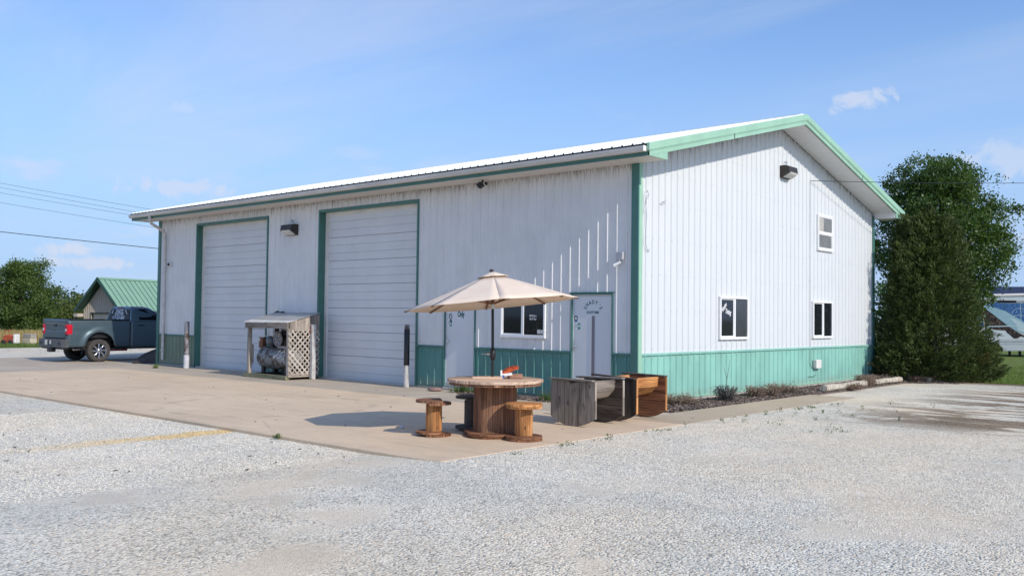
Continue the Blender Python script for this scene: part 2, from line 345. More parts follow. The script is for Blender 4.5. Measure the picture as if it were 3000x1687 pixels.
MT['soffit_g'] = plain('soffit_vinyl_gable', (.75,.75,.75), .6, 0, .04, 2)
MT['gutter'] = plain('gutter', (.60,.575,.54), .4, 0, .10, 3, stretch=(.5,2,2))
MT['odoor'] = plain('overhead_door_steel', (.66,.67,.68), .45, 0, .04, 1.2)
MT['stop'] = plain('door_stop_vinyl', (.74,.71,.66), .55, 0, .08, 2)
MT['door'] = plain('entry_door_steel', (.64,.66,.68), .42, 0, .03, 1.5)
MT['vinyl'] = plain('window_vinyl', (.82,.82,.81), .45, 0, .03, 3)
MT['rubber'] = plain('black_rubber', (.02,.02,.02), .8, 0, .2, 8)
MT['black'] = plain('black_plastic', (.012,.012,.014), .45, 0, .2, 8)
MT['dark_bronze'] = plain('bronze_housing', (.035,.028,.024), .5, 0, .2, 8)
MT['steel'] = plain('brushed_steel', (.55,.55,.55), .3, 1, .1, 9)
MT['chrome'] = plain('chrome', (.75,.75,.76), .10, 1, .04, 9)
MT['teal_ink'] = plain('teal_vinyl_lettering', (.028,.11,.125), .5, 0, .1, 9)
MT['white_ink'] = plain('white_vinyl_lettering', (.80,.80,.80), .5, 0, .04, 9)
MT['navy_ink'] = plain('navy_sticker', (.02,.03,.06), .5, 0, .1, 9)
MT['blue_ink'] = plain('blue_sticker', (.06,.12,.32), .5, 0, .1, 9)
MT['green_ink'] = plain('green_sticker', (.02,.22,.18), .5, 0, .1, 9)
MT['slot'] = plain('door_light_strip', (.20,.185,.215), .2, 0, .06, 3)
def glass_mat(name, base, rough=.05):
    t = NT(name); nz = t.noise(t.coord('World'), 2.2, 4, .6); c = t.mix(nz, tuple(x*.5 for x in base), tuple(x*1.5 for x in base)); return t.fin(c, rough, 0.0, .5)
MT['glass'] = glass_mat('dark_window_glass', (.012,.014,.018))
MT['glass_grey'] = glass_mat('screened_glass', (.04,.045,.05), .15); MT['glass_pale'] = glass_mat('pale_screened_glass', (.20,.205,.21), .3)
MT['curtain'] = plain('curtain_behind_glass', (.45,.42,.38), .5, 0, .2, 3, stretch=(1,9,1))
MT['lamp_lens'] = plain('prismatic_lens', (.62,.60,.55), .18, 0, .12, 20, bump=.4, bscale=90)
MT['footing'] = plain('footing_concrete', (.50,.47,.43), .9, 0, .12, 5, bump=.3)
MT['earth'] = plain('bed_earth', (.13,.10,.085), .95, 0, .35, 14, bump=.6, bscale=50, kind='World')
def ground_mat(name, a, b, c, sc=.25):
    t = NT(name); w = t.coord('World'); n1 = t.noise(w, sc, 6, .65); n2 = t.noise(w, 7, 5, .7); n3 = t.noise(w, 55, 3, .6)
    k = t.mix(t.rng(n1, .35, .65), a, b); k = t.mix(t.rng(n2, .45, .7), k, c); k = t.mix(1, k, t.mix(n3, (.6,.6,.6), (1.4,1.4,1.4)), 'MULTIPLY')
    t.bump(t.math('ADD', n2, n3), .8, .05); return t.fin(k, .9, 0.0, .15)
MT['field'] = ground_mat('field', (.15,.135,.055), (.10,.12,.04), (.20,.17,.08))
MT['lawn'] = ground_mat('lawn', (.135,.190,.040), (.165,.215,.050), (.20,.23,.07), .5)

# ---------------------------------------------------------------- the ground
SLAB = -.05
def zt(x, y):
    t = min(1, max(0, (-27-x)/40.0)); t = t*t*(3-2*t); d = min(1, max(0, (-150-x)/400.0)); return (-.10 if x < 2 else -.056) - .60*t + 2.5*d
def sheet_grid(name, xs, ys, off, mat, keep=None):
    V = [(x, y, zt(x,y)+off) for y in ys for x in xs]; n = len(xs); F = []
    for j in range(len(ys)-1):
        for i in range(n-1):
            if keep is None or keep(.5*(xs[i]+xs[i+1]), .5*(ys[j]+ys[j+1])): F.append((j*n+i, j*n+i+1, (j+1)*n+i+1, (j+1)*n+i))
    b = MB(); b.add(V, F, None, True); return struct(b.build(name, mat))
sheet_grid('ground', [-1600,-900,-550,-350,-220,-150]+list(range(-120,-20,6))+[-20,0,20,60,120,300,700,1400], [-1400,-500,-200,-80,-40,-20,0,10,20,40,80,160,300,600,1400], -.035, MT['field'])
sheet_grid('gravel_yard', [-39,-36,-33,-30,-27,-24,-21,-18.2,-14,-10,-6,-3,-.2,1,2.17,3,6,10,16,24,40,70], [-70,-40,-25,-18,-14,-11,-8,-5,-2,.5,3,6,9,11,13.0], 0, MT['gravel'],
           lambda x,y: y < .5 or x < -18.2 or x > -.2)
def slab(name, x0, x1, y0, y1, mat, top=SLAB):
    b = MB(); b.box((x0,y0,top-.16), (x1,y1,top), None, .012); return struct(b.build(name, mat))
slab('concrete_apron', -17.0, 2.2, -7.27, -1.945, MT['concrete'])
slab('concrete_apron', -17.0, -4.24, -1.930, .34, MT['concrete_old'], SLAB-.003)
slab('concrete_apron', -4.225, -1.50, -1.930, -.66, MT['concrete_old'], SLAB-.003)
slab('concrete_apron', -1.485, 1.10, -1.930, -.60, MT['concrete_old'], SLAB-.002)
slab('concrete_apron', -1.485, -.33, -.59, .02, MT['concrete_old'], SLAB-.003)
slab('concrete_apron', -25.4, -17.02, -9.5, 6.5, MT['concrete_old'], SLAB-.006)
yy = [-1.93, -.35, 1.45, 3.2, 5.25]
for a, b in zip(yy[:-1], yy[1:]): slab('concrete_walk', 1.12, 2.2, a+.006, b-.006, MT['concrete_walk'], SLAB-.001)
def lawn():
    edge = []; x = -22.0
    while x < 70: edge.append((x, 12.75+.22*math.sin(x*1.7)+.12*math.sin(x*5.1)+random.uniform(-.08,.08))); x += .35 if -2 < x < 14 else 3
    V = [(x,y,-.075) for x,y in edge]+[(x,y+6,-.06) for x,y in edge]+[(x,75,-.05) for x,y in edge]; n = len(edge)
    b = MB(); b.add(V, [(k*n+i, k*n+i+1, (k+1)*n+i+1, (k+1)*n+i) for k in (0,1) for i in range(n-1)]); return struct(b.build('lawn', MT['lawn']))
lawn()
b = MB(); b.box((.0,-.59,-.16), (1.11,13.6,-.062)); struct(b.build('planting_bed', MT['earth']))
b = MB(); b.box((-4.22,-.655,-.16), (-1.49,.02,-.062)); struct(b.build('planting_bed', MT['earth']))

# ---------------------------------------------------------------- the metal building
BL, BW = 18.35, 12.19
EAVE, OH, APX = 4.55, .62, BW/2
bld = tag(empty('metal_building', (0,0,0)), 'long white ribbed metal shop building with green wainscot and two tall overhead doors', 'building')
def prof(s0, s1, d0):
    pts = {s0: None, s1: None}
    def hgt(s):
        k = (s-d0)/.2286; j = round(k); a = abs(s-(d0+.2286*j))
        if a <= .011: return .022
        if a <= .025: return .022*(.025-a)/.014
        for q in (.0762, .1524):
            a = abs(((s-d0) % .2286)-q)
            if a <= .004: return .0035
            if a <= .012: return .0035*(.012-a)/.008
        return 0.0
    j0 = int((s0-d0)/.2286)-2
    for j in range(j0, int((s1-d0)/.2286)+3):
        c = d0+.2286*j
        for o in (-.025,-.011,.011,.025,.0642,.0722,.0802,.0882,.1404,.1484,.1564,.1644):
            if s0 < c+o < s1: pts[c+o] = None
    return [(s, hgt(s)) for s in sorted(pts)]
def sheet(name, side, s0, s1, zb, top, mat, base=.0):
    d0 = .246 if side == 'f' else .27; P = prof(s0, s1, d0); V = []
    for s, h in P:
        for z in (zb, top(s) if callable(top) else top):
            V.append((-s, -(base+h), z) if side == 'f' else (base+h, s, z))
    F = [(2*i, 2*i+2, 2*i+3, 2*i+1) if side == 'g' else (2*i, 2*i+1, 2*i+3, 2*i+2) for i in range(len(P)-1)]
    b = MB(); b.add(V, F); return b.build(name, mat, bld)
def cuts(s0, s1, d0):
    k = [s0]; j = 0
    while d0+.9144*j < s1-.02:
        if d0+.9144*j > s0+.02: k.append(d0+.9144*j)
        j += 1
    return list(zip(k, k[1:]+[s1]))
gtop = lambda s: EAVE+.14+.25*min(s, BW-s)
D1, D2, E1, E2 = (12.282,16.004), (6.141,9.872), (4.225,5.19), (.55,1.563)      # openings along the front, metres from the near corner
SEG = [(0,E2[0],0),(E2[0],E2[1],2.09),(E2[1],E1[0],0),(E1[0],E1[1],2.09),(E1[1],D2[0],0),(D2[0],D2[1],4.27),(D2[1],D1[0],0),(D1[0],D1[1],4.27),(D1[1],BL,0)]
ZW = .90
for s0, s1, z0 in SEG:
    for a, b_ in cuts(s0, s1, .246):
        if z0 < ZW:
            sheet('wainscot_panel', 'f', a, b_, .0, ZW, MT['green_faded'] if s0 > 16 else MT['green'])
            sheet('siding_panel', 'f', a, b_, ZW+.004, EAVE, MT['white_front'])
        else: sheet('siding_panel', 'f', a, b_, z0, EAVE, MT['white_front'])
    b = MB(); b.box((-s1+.004,.012,z0+.004 if z0 else -.05), (-s0-.004,.12,EAVE)); b.build('wall', MT['footing'], bld)
for a, b_ in cuts(0, BW, .27):
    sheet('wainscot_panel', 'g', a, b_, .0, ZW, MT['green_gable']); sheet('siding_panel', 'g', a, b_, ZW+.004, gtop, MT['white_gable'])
b = MB(); M_ = Matrix(((0,0,1,0),(1,0,0,0),(0,1,0,0),(0,0,0,1)))
b.prism([(.13,-.05),(BW,-.05),(BW,EAVE+.1),(APX,gtop(APX)-.02),(.13,EAVE+.1)], -.12, -.012, M_); b.build('wall', MT['footing'], bld)
b = MB(); b.box((-BL,.13,-.05), (-BL+.12,BW-.01,EAVE)); b.box((-BL+.12,BW-.13,-.05), (-.13,BW-.01,EAVE)); b.build('wall', MT['white_front'], bld)
for x0, x1 in ((-BL-.012,-D1[1]),(-D1[0],-D2[1]),(-D2[0],-E1[1]),(-E1[0],-E2[1]),(-E2[0],-.0)):
    Box('base_trim', (x0,-.030,.0), (x1,-.0015,.028), MT['trim'], bld); Box('wainscot_trim', (x0,-.034,ZW-.016), (x1,-.001,ZW+.032), MT['trim'], bld, .006)
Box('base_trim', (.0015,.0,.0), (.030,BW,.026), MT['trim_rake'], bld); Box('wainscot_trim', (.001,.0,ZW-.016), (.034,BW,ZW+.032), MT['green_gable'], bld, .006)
Box('footing', (-BL+.02,.004,-.18), (-.02,.012,0), MT['footing'], bld); Box('footing', (-.012,.02,-.18), (.012,BW,-.003), MT['footing'], bld)
# corner trims: each leg its own strip
def corner(x0, x1, y0, y1, z0, z1, m): Box('corner_trim', (x0,y0,z0), (x1,y1,z1), m, bld, .004)
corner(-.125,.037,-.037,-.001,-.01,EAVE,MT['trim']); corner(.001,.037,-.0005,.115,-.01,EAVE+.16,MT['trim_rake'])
corner(-BL-.03,-BL+.115,-.037,-.001,-.02,EAVE,MT['trim']); corner(.001,.037,BW-.11,BW+.02,-.01,EAVE+.10,MT['trim'])
# screw heads
def screws(side, rows, s_list):
    b = MB()
    for z in rows:
        for s in s_list(z):
            p = (-s, -.0245, z) if side == 'f' else (.0245, s, z); e = .0055
            b.box(tuple(c-e for c in p), tuple(c+e for c in p))
    return stuff(b.build('siding_screws', MT['steel'], bld))
def fs(z):
    out = []
    for j in range(80):
        s = .246+.2286*j
        for s0, s1, z0 in SEG:
            if s0+.03 < s < s1-.03 and z > z0+.05: out.append(s)
    return out
screws('f', (.10,.82,1.02,1.95,2.588,3.225,3.856,4.42), fs)
screws('g', (.10,.82,1.02,1.75,2.45,3.15,3.85,4.45,5.05,5.6), lambda z: [.27+.2286*j for j in range(52) if gtop(.27+.2286*j) > z+.1])

# overhead doors: reveal, stops and seven sections with two grooves each
def overhead(s0, s1, label):
    x0, x1 = -s1, -s0; d = .20
    dr = bpy.data.objects.new('overhead_door', None); link(dr, bld); dr['label'] = label
    for a, b_ in (((x0-.055,-.032,-.03),(x0,d,4.33)), ((x1,-.032,-.03),(x1+.05,d,4.33))): Box('jamb_trim', a, b_, MT['trim'], dr, .004)
    Box('header_trim', (x0,-.032,4.262), (x1,d,4.33), MT['trim'], dr, .004)
    Box('door_stop', (x0,.165,-.04), (x0+.105,d+.02,4.262), MT['stop'], dr); Box('door_stop', (x0+.105,.165,4.165), (x1-.05,d+.02,4.262), MT['stop'], dr); Box('door_stop', (x1-.05,.165,-.04), (x1,d+.02,4.262), MT['stop'], dr)
    Hs = 4.26/7; P = [(0,.02),(.010,.0)]
    for k in (1,2):
        z = Hs*k/3; P += [(z-.012,0),(z-.007,.017),(z+.005,.017),(z+.012,.0)]
    P += [(Hs-.010,.0),(Hs-.003,.02)]
    b = MB(); V = []
    for z, q in P: V += [(x0+.09,d+q,z),(x1-.04,d+q,z)]
    b.add(V, [(2*i,2*i+1,2*i+3,2*i+2) for i in range(len(P)-1)])
    for k in range(1, 22):      # shallow horizontal emboss lines
        z = Hs*k/22
        if min(abs(z-Hs*j/3) for j in range(4)) > .02: b.box((x0+.09,d-.0015,z-.004), (x1-.04,d+.001,z+.004))
    first = b.build('door_section', MT['odoor'], dr, loc=(0,0,-.045))
    for k in range(1, 7): copy_of(first, dr).location = (0,0,-.045+Hs*k)
    Box('bottom_seal', (x0+.05,d-.005,-.056), (x1-.04,d+.02,-.036), MT['rubber'], dr)
    Box('door_backing', (x0,d+.03,-.05), (x1,d+.05,4.3), MT['rubber'], dr)
overhead(*D1, 'left overhead door behind the compressor shelter'); overhead(*D2, 'right overhead door beside the black and white bollard')

# entry doors
def entry(s0, s1, slot):
    x0, x1 = -s1, -s0; dr = bpy.data.objects.new('entry_door', None); link(dr, bld)
    for a, b_ in (((x0-.002,-.032,-.01),(x0+.024,.06,2.09)), ((x1-.024,-.032,-.01),(x1+.002,.06,2.09)), ((x0+.024,-.032,2.062),(x1-.024,.06,2.09)), ((x0-.03,-.044,2.09),(x1+.03,.02,2.108))): Box('door_frame', a, b_, MT['trim'], dr, .003)
    lf = Box('door_leaf', (x0+.05,.012,.03), (x1-.05,.055,2.035), MT['door'], dr, .004)
    for a, b_ in (((x0+.025,.004,.03),(x0+.046,.055,2.061)), ((x1-.046,.004,.03),(x1-.025,.055,2.061)), ((x0+.046,.004,2.039),(x1-.046,.055,2.061))): Box('door_casing', a, b_, MT['door'], dr, .003)
    Box('threshold', (x0+.01,-.06,-.045), (x1-.01,.06,.026), MT['steel'], dr, .006)
    Box('bottom_rail', (x0+.055,.004,.05), (x1-.055,.013,.11), MT['steel'], dr, .003)
    kx = x0+.127; b = MB(); b.tube([(kx,.012,1.035),(kx,-.035,1.035)], .011, 10); b.lathe([(.0,.0),(.024,.004),(.030,.018),(.026,.034),(.0,.04)], 14, Matrix.Translation((kx,-.03,1.035)) @ rotm(R(90))); b.build('door_knob', MT['chrome'], dr)
    Box('latch_plate', (x0+.052,.006,.93), (x0+.095,.013,1.17), MT['steel'], dr, .002)
    for z in (.35,1.1,1.78): Box('hinge', (x1-.062,.002,z-.055), (x1-.044,.013,z+.055), MT['steel'], dr, .003)
    if slot:
        Box('vision_strip', (-1.073,.008,.42), (-.991,.0135,1.64), MT['slot'], dr)
        for a in (-1.089,-.991): Box('vision_trim', (a,.004,.41), (a+.016,.0135,1.65), MT['door'], dr)
    return dr
e2 = entry(*E2, True); e1 = entry(*E1, False)
def sticker(door, x, z, w, h, m, y=.0085): Box('sticker', (x-w/2,y,z-h/2), (x+w/2,.0145,z+h/2), m, door)
word = "SHADY'S"; cx, cz, rad = -1.041, 1.715, .205
for i, ch in enumerate(word):
    a = R(66-132*i/(len(word)-1)) if ch != "'" else R(-47)
    if ch == 'S' and i == 6: a = R(-66)
    p = (cx-rad*math.sin(a), .010, cz+rad*math.cos(a)*.95)
    text_mesh('lettering', ch, .102 if ch != "'" else .09, MT['teal_ink'], e2, FACE_FRONT(*p) @ Matrix.Rotation(a, 4, 'Z'), .0012, .002, .85)
text_mesh('lettering', 'KUSTOMS', .072, MT['teal_ink'], e2, FACE_FRONT(-1.045,.010,1.708), .0012, .0016, .92)
text_mesh('lettering', 'Only', .175, MT['teal_ink'], e1, FACE_FRONT(-4.69,.010,1.645), .0012, .006, .62)
for dr, bx in ((e2,-1.563),(e1,-5.19)):
    o = .06
    sticker(dr, bx+o+.045, 1.435, .07, .12, MT['white_ink'], .0095); sticker(dr, bx+o+.115, 1.435, .065, .12, MT['green_ink'], .0095); sticker(dr, bx+o+.115, 1.435, .028, .05, MT['white_ink'], .0088)
    for z in (1.41,1.43,1.45,1.47): sticker(dr, bx+o+.045, z, .05, .006, MT['teal_ink'], .0088)
b = MB(); b.lathe([(.026,0),(.045,0)], 20, FACE_FRONT(-1.465,.0095,1.60)); b.build('sticker', MT['navy_ink'], e2)
sticker(e2, -1.462, 1.545, .072, .055, MT['blue_ink'], .0095); sticker(e2, -1.462, 1.575, .03, .03, MT['white_ink'], .0085)
b = MB(); ring = [(.045*math.cos(t)*.85, .055*math.sin(t)) for t in [R(-60+300*i/14+0) for i in range(15)]]
for p, q in zip(ring[:-1], ring[1:]):
    pv, qv = Vector((p[0],p[1],0)), Vector((q[0],q[1],0)); n_ = (qv-pv).normalized().cross(Vector((0,0,1)))*.011
    b.add([pv-n_,qv-n_,qv+n_,pv+n_], [(0,1,2,3)], FACE_FRONT(-5.02,.0095,1.60))
b.add([(-.012,-.06,0),(.012,-.06,0),(-.012,-.145,0),(-.035,-.13,0)], [(0,1,2,3)], FACE_FRONT(-5.02,.0095,1.60)); b.add([(.005,-.055,0),(.028,-.06,0),(.055,-.13,0),(.035,-.14,0)], [(0,1,2,3)], FACE_FRONT(-5.02,.0090,1.60)); b.build('ribbon_sticker', MT['navy_ink'], e1)
sticker(e1, -5.075, 1.70, .085, .05, MT['white_ink'], .0095)

# windows (u along the wall, v up, w outward)
def window(mw, u0, u1, v0, v1, split, fw=.046, vertical=True, panes=('glass','glass'), sill=0.0):
    w_ = bpy.data.objects.new('window', None); w_.matrix_local = mw; link(w_, bld)
    W0, W1 = .003, .058
    Box('frame', (u0,v1-fw,W0), (u1,v1,W1), MT['vinyl'], w_, .005); Box('frame', (u0,v0-sill,W0), (u1,v0+fw*1.25,W1+.006), MT['vinyl'], w_, .005)
    Box('frame', (u0,v0+fw*1.25,W0), (u0+fw,v1-fw,W1), MT['vinyl'], w_, .005); Box('frame', (u1-fw,v0+fw*1.25,W0), (u1,v1-fw,W1), MT['vinyl'], w_, .005)
    a0, a1, c0, c1 = u0+fw, u1-fw, v0+fw*1.25, v1-fw
    if vertical:
        Box('mullion', (split-.028,c0,W0), (split+.028,c1,W1-.008), MT['vinyl'], w_, .004)
        R_ = ((a0,split-.028,c0,c1,.028,0), (split+.028,a1,c0,c1,.040,1))
    else:
        Box('meeting_rail', (a0,split-.02,W0), (a1,split+.02,W1-.008), MT['vinyl'], w_, .004)
        R_ = ((a0,a1,c0,split-.02,.034,0), (a0,a1,split+.02,c1,.042,1))
    for p0, p1, q0, q1, wd, k in R_:
        sw = .024
        if k == 0 or not vertical:
            for A, B in (((p0,q0,W0),(p0+sw,q1,wd+.006)), ((p1-sw,q0,W0),(p1,q1,wd+.006)), ((p0+sw,q0,W0),(p1-sw,q0+sw,wd+.006)), ((p0+sw,q1-sw,W0),(p1-sw,q1,wd+.006))): Box('sash', A, B, MT['vinyl'], w_)
            p0 += sw; p1 -= sw; q0 += sw; q1 -= sw
        Box('pane', (p0,q0,wd-.012), (p1,q1,wd-.004), MT[panes[k]], w_)
    return w_
FF, FG = FACE_FRONT(0,0,0), FACE_GABLE(0,0,0)
w1 = window(FF, -3.451, -2.214, 1.175, 2.10, -2.824, sill=.01)
text_mesh('lettering', 'M-F 8-5pm', .062, MT['white_ink'], w1, Matrix.Translation((-2.545,1.628,.0385)), .001, .001, .70)
text_mesh('lettering', 'Sat. 9-1pm', .062, MT['white_ink'], w1, Matrix.Translation((-2.545,1.565,.0385)), .001, .001, .70)
for u, wd, h in ((-2.385,.088,.085),(-2.305,.05,.08)): Box('sticker', (u-wd/2,1.262,.036), (u+wd/2,1.262+h,.0378), MT['stop'], w1)
b = MB()
for k in range(26):     # a leafy houseplant standing close behind the glass
    u, v = random.gauss(-2.42,.11), random.gauss(1.42,.08); a = random.uniform(0,6.28); l = random.uniform(.03,.06)
    b.add([(u,v,.0372),(u+l*math.cos(a)*.5-l*.2*math.sin(a),v+l*math.sin(a)*.5+l*.2*math.cos(a),.0372),(u+l*math.cos(a),v+l*math.sin(a),.0372),(u+l*math.cos(a)*.5+l*.2*math.sin(a),v+l*math.sin(a)*.5-l*.2*math.cos(a),.0372)], [(0,1,2,3)])
b.build('houseplant', plain('plant_behind_glass', (.018,.032,.012), .3, 0, .4, 20), w1)
w2 = window(FG, 3.11, 4.397, 1.164, 2.10, 3.778, panes=('glass','glass_grey'))
text_mesh('lettering', 'Window', .135, MT['white_ink'], w2, Matrix.Translation((3.325,1.86,.0255)) @ Matrix.Rotation(R(42),4,'Z'), .001, .004, .52, .25)
text_mesh('lettering', 'Tinting', .145, MT['white_ink'], w2, Matrix.Translation((3.50,1.765,.0255)) @ Matrix.Rotation(R(-8),4,'Z'), .001, .004, .62, .25)
window(FG, 7.905, 9.128, 1.146, 2.10, 8.552)
w4 = window(FG, 8.201, 9.162, 3.404, 4.338, 3.862, .05, False, ('glass_pale','glass_pale'))
b = MB(); V = []
for i in range(13):
    u = 8.29+.30*i/12; V += [(u+.05*math.sin(i), 3.90, .0385+.0015*(i%2)), (u, 4.255, .0385+.0015*(i%2))]
b.add(V, [(2*i,2*i+2,2*i+3,2*i+1) for i in range(12)]); b.build('curtain', MT['curtain'], w4)

# eaves, soffits, rakes, roof
XA, XB = -BL-.62, OH
EV = -.62
def soffit_run(name, n, x0, w, fn, mat):
    for k in range(n): fn(name, x0+k*w, w, mat)
def soffit_eave(name, x, w, mat, cache={}):
    key = ('e', round(w,4), mat.name)
    if key in cache: o = copy_of(cache[key], bld); o.location = (x,0,EAVE); return
    b = MB()
    for k in range(3): b.box((k*w/3+.004,EV+.02,0), ((k+1)*w/3-.004,-.001,.010)); 
    b.box((0,EV+.02,.007), (w,-.001,.014)); cache[key] = b.build(name, mat, bld, loc=(x,0,EAVE))
n_ = 63; soffit_run('soffit_panel', n_, XA+.02, (XB-.04-XA)/n_, soffit_eave, MT['soffit'])
def soffit_rake(y0, dy, sgn, mat, cache={}):
    z = EAVE+.14+.25*min(y0, BW-y0)
    L_ = dy*math.sqrt(1+.0625)
    if 'o' not in cache:
        b = MB()
        for k in range(3): b.box((.02,k*L_/3+.004,-.002), (OH-.02,(k+1)*L_/3-.004,.008))
        b.box((.02,0,.006), (OH-.02,L_,.014)); cache['o'] = b.build('soffit_panel', mat, bld)
        o = cache['o']
    else: o = copy_of(cache['o'], bld)
    o.matrix_local = Matrix.Translation((0,y0,z)) @ Matrix.Rotation(sgn*math.atan(.25),4,'X')
m_ = 20; dy = APX/m_
for k in range(m_): soffit_rake(k*dy, dy, 1, MT['soffit_g'])
for k in range(m_): soffit_rake(APX+k*dy, dy, -1, MT['soffit_g'])
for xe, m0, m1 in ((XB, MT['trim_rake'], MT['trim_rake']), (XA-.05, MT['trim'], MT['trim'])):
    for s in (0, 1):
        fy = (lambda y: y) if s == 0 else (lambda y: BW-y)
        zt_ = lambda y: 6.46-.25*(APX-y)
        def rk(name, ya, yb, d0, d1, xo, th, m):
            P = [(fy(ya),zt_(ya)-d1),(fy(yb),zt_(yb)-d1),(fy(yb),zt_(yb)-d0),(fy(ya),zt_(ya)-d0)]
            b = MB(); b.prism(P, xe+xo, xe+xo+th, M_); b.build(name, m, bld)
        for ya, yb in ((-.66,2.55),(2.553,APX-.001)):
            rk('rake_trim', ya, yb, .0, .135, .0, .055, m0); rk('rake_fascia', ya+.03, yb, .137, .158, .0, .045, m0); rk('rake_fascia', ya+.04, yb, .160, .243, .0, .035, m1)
        A, B = sorted((fy(-.62), fy(0.0))); Box('eave_return', (xe-.004,A,EAVE-.002), (xe+.030,B,EAVE+.145), m1, bld)
        if xe > 0:
            Box('eave_return', (.02,A,EAVE-.003), (xe-.005,B,EAVE+.012) if s else (.021,A+.01,EAVE-.001), MT['soffit_g'], bld)
            if s: Box('eave_return', (.02,A-.015,EAVE-.001), (xe-.005,A,EAVE+.15), MT['soffit_g'], bld)
Box('eave_fascia', (XA,EV-.005,EAVE-.004), (XB-.006,EV+.02,EAVE+.13), MT['trim'], bld)
g = MB(); G = [(-.012,.07),(-.014,-.02),(-.085,-.02),(-.10,-.005),(-.105,.02),(-.118,.035),(-.122,.07),(-.128,.07),(-.126,.030),(-.112,.016),(-.108,-.010),(-.09,-.028),(-.004,-.028),(-.004,.07)]
g.prism(G[::-1], XA-.03, XB-.02, Matrix(((0,0,1,0),(1,0,0,EV),(0,1,0,EAVE+.095),(0,0,0,1)))); g.build('gutter', MT['gutter'], bld)
Box('gutter_end_cap', (XB-.024,EV-.128,EAVE+.066), (XB-.012,EV-.006,EAVE+.168), MT['white_ink'], bld, .004)
dsx = -17.86; ds = MB(); ds.tube([(dsx+.14,EV-.06,EAVE+.10),(dsx+.14,EV-.06,EAVE-.06),(dsx+.10,EV+.02,EAVE-.16),(dsx+.03,-.16,EAVE-.36),(dsx,-.085,EAVE-.48),(dsx,-.075,3.0),(dsx+.0,-.075,.12)], .047, 8); dso = ds.build('downspout', MT['gutter'], bld)
for z in (3.05,.95,.42): Box('strap', (dsx-.06,-.128,z-.014), (dsx+.06,-.03,z+.014), MT['gutter'], dso)
def roof_panel(x0, x1, side):
    P = prof(-x1, -x0, .12); V = []
    ya, yb = (-.70, APX) if side == 0 else (BW+.70, APX)
    za = 6.455-.25*(APX+.70)
    for s, h in P: V += [(-s, ya, za+h*1.2), (-s, yb, 6.455+h*1.2)]
    b = MB(); b.add(V, [(2*i,2*i+1,2*i+3,2*i+2)[::-1 if side == 0 else 1] for i in range(len(P)-1)]); return b.build('roof_panel', MT['roof'], bld)
x = XA
while x < XB-.01:
    for s in (0,1): roof_panel(x, min(x+.9144, XB-.002), s)
    x += .9144
for s in (0,1):
    f = (lambda y: y) if s == 0 else (lambda y: BW-y)
    P = [(f(-.62),6.42-.25*(APX+.62)),(f(APX),6.42),(f(APX),6.36),(f(-.62),6.36-.25*(APX+.62))]
    b = MB(); b.prism(P, XA+.01, XB-.002, M_); b.build('roof_deck', MT['rubber'], bld)
    b = MB(); P = [(f(APX-.17),6.455-.0425+.028),(f(APX),6.487),(f(APX),6.492),(f(APX-.17),6.445)]; b.prism(P, XA, XB-.06, M_); b.build('ridge_cap', MT['roof'], bld)
Box('closure_strip', (XA,-.694,EAVE+.160), (XB-.03,-.63,EAVE+.2065), MT['rubber'], bld)
# ---------------------------------------------------------------- wood
W_TABLE = wood_mat('weathered_red_pine', (.060,.027,.014), (.22,.103,.055), (.42,.235,.14))
W_TOP = wood_mat('bleached_pine', (.20,.12,.08), (.46,.32,.23), (.64,.49,.37))
W_ORANGE = wood_mat('oiled_pine', (.13,.045,.014), (.47,.205,.070), (.70,.37,.15))
W_BROWN = wood_mat('brown_pine', (.060,.026,.013), (.19,.080,.038), (.35,.175,.09))
W_GREY = wood_mat('grey_weathered_oak', (.075,.066,.058), (.20,.178,.155), (.36,.325,.285))
W_DARK = wood_mat('dark_damp_oak', (.030,.023,.018), (.080,.062,.050), (.16,.13,.108))
W_BARN = wood_mat('old_barn_board', (.13,.105,.085), (.30,.255,.215), (.48,.42,.36))
W_MOSS = wood_mat('mossy_sill', (.06,.065,.03), (.15,.15,.085), (.27,.26,.17))
def strip_poly(y0, y1, Rr, cut=None, n=7, jag=.0):
    def xr(y): return math.sqrt(max(0, Rr*Rr-y*y))
    ys = [y0+(y1-y0)*i/n for i in range(n+1)]
    lo = [[-xr(y), y] for y in ys]; hi = [[xr(y), y] for y in ys]
    j0, j1 = random.uniform(-jag,jag), random.uniform(-jag,jag)
    for p in lo: p[0] += j0
    for p in hi: p[0] += j1
    if cut is not None:
        for p in lo+hi: p[0] = max(cut[0], min(cut[1], p[0]))
    poly = hi+lo[::-1]; out = []
    for p in poly:
        if not out or abs(p[0]-out[-1][0])+abs(p[1]-out[-1][1]) > 1e-4: out.append(p)
    return out
def flange(parent, z, Rr, n, th, ang, mat, cut=None, gap=.006, name='plank', jag=.0, ycut=None):
    y0, y1 = ycut or (-Rr, Rr); w = (y1-y0)/n
    for k in range(n):
        a = max(-Rr+.004, y0+k*w+gap/2); b_ = min(Rr-.004, y0+(k+1)*w-gap/2)
        if b_-a < .01: continue
        P = strip_poly(a, b_, Rr, cut, 7, jag)
        if len(P) < 3 or max(p[0] for p in P)-min(p[0] for p in P) < .02: continue
        m = MB(); m.prism(P, 0, th*random.uniform(.93,1.0))
        m.build(name, mat, parent, mw=Matrix.Translation((0,0,z+random.uniform(-.002,.002))) @ Matrix.Rotation(ang,4,'Z'))
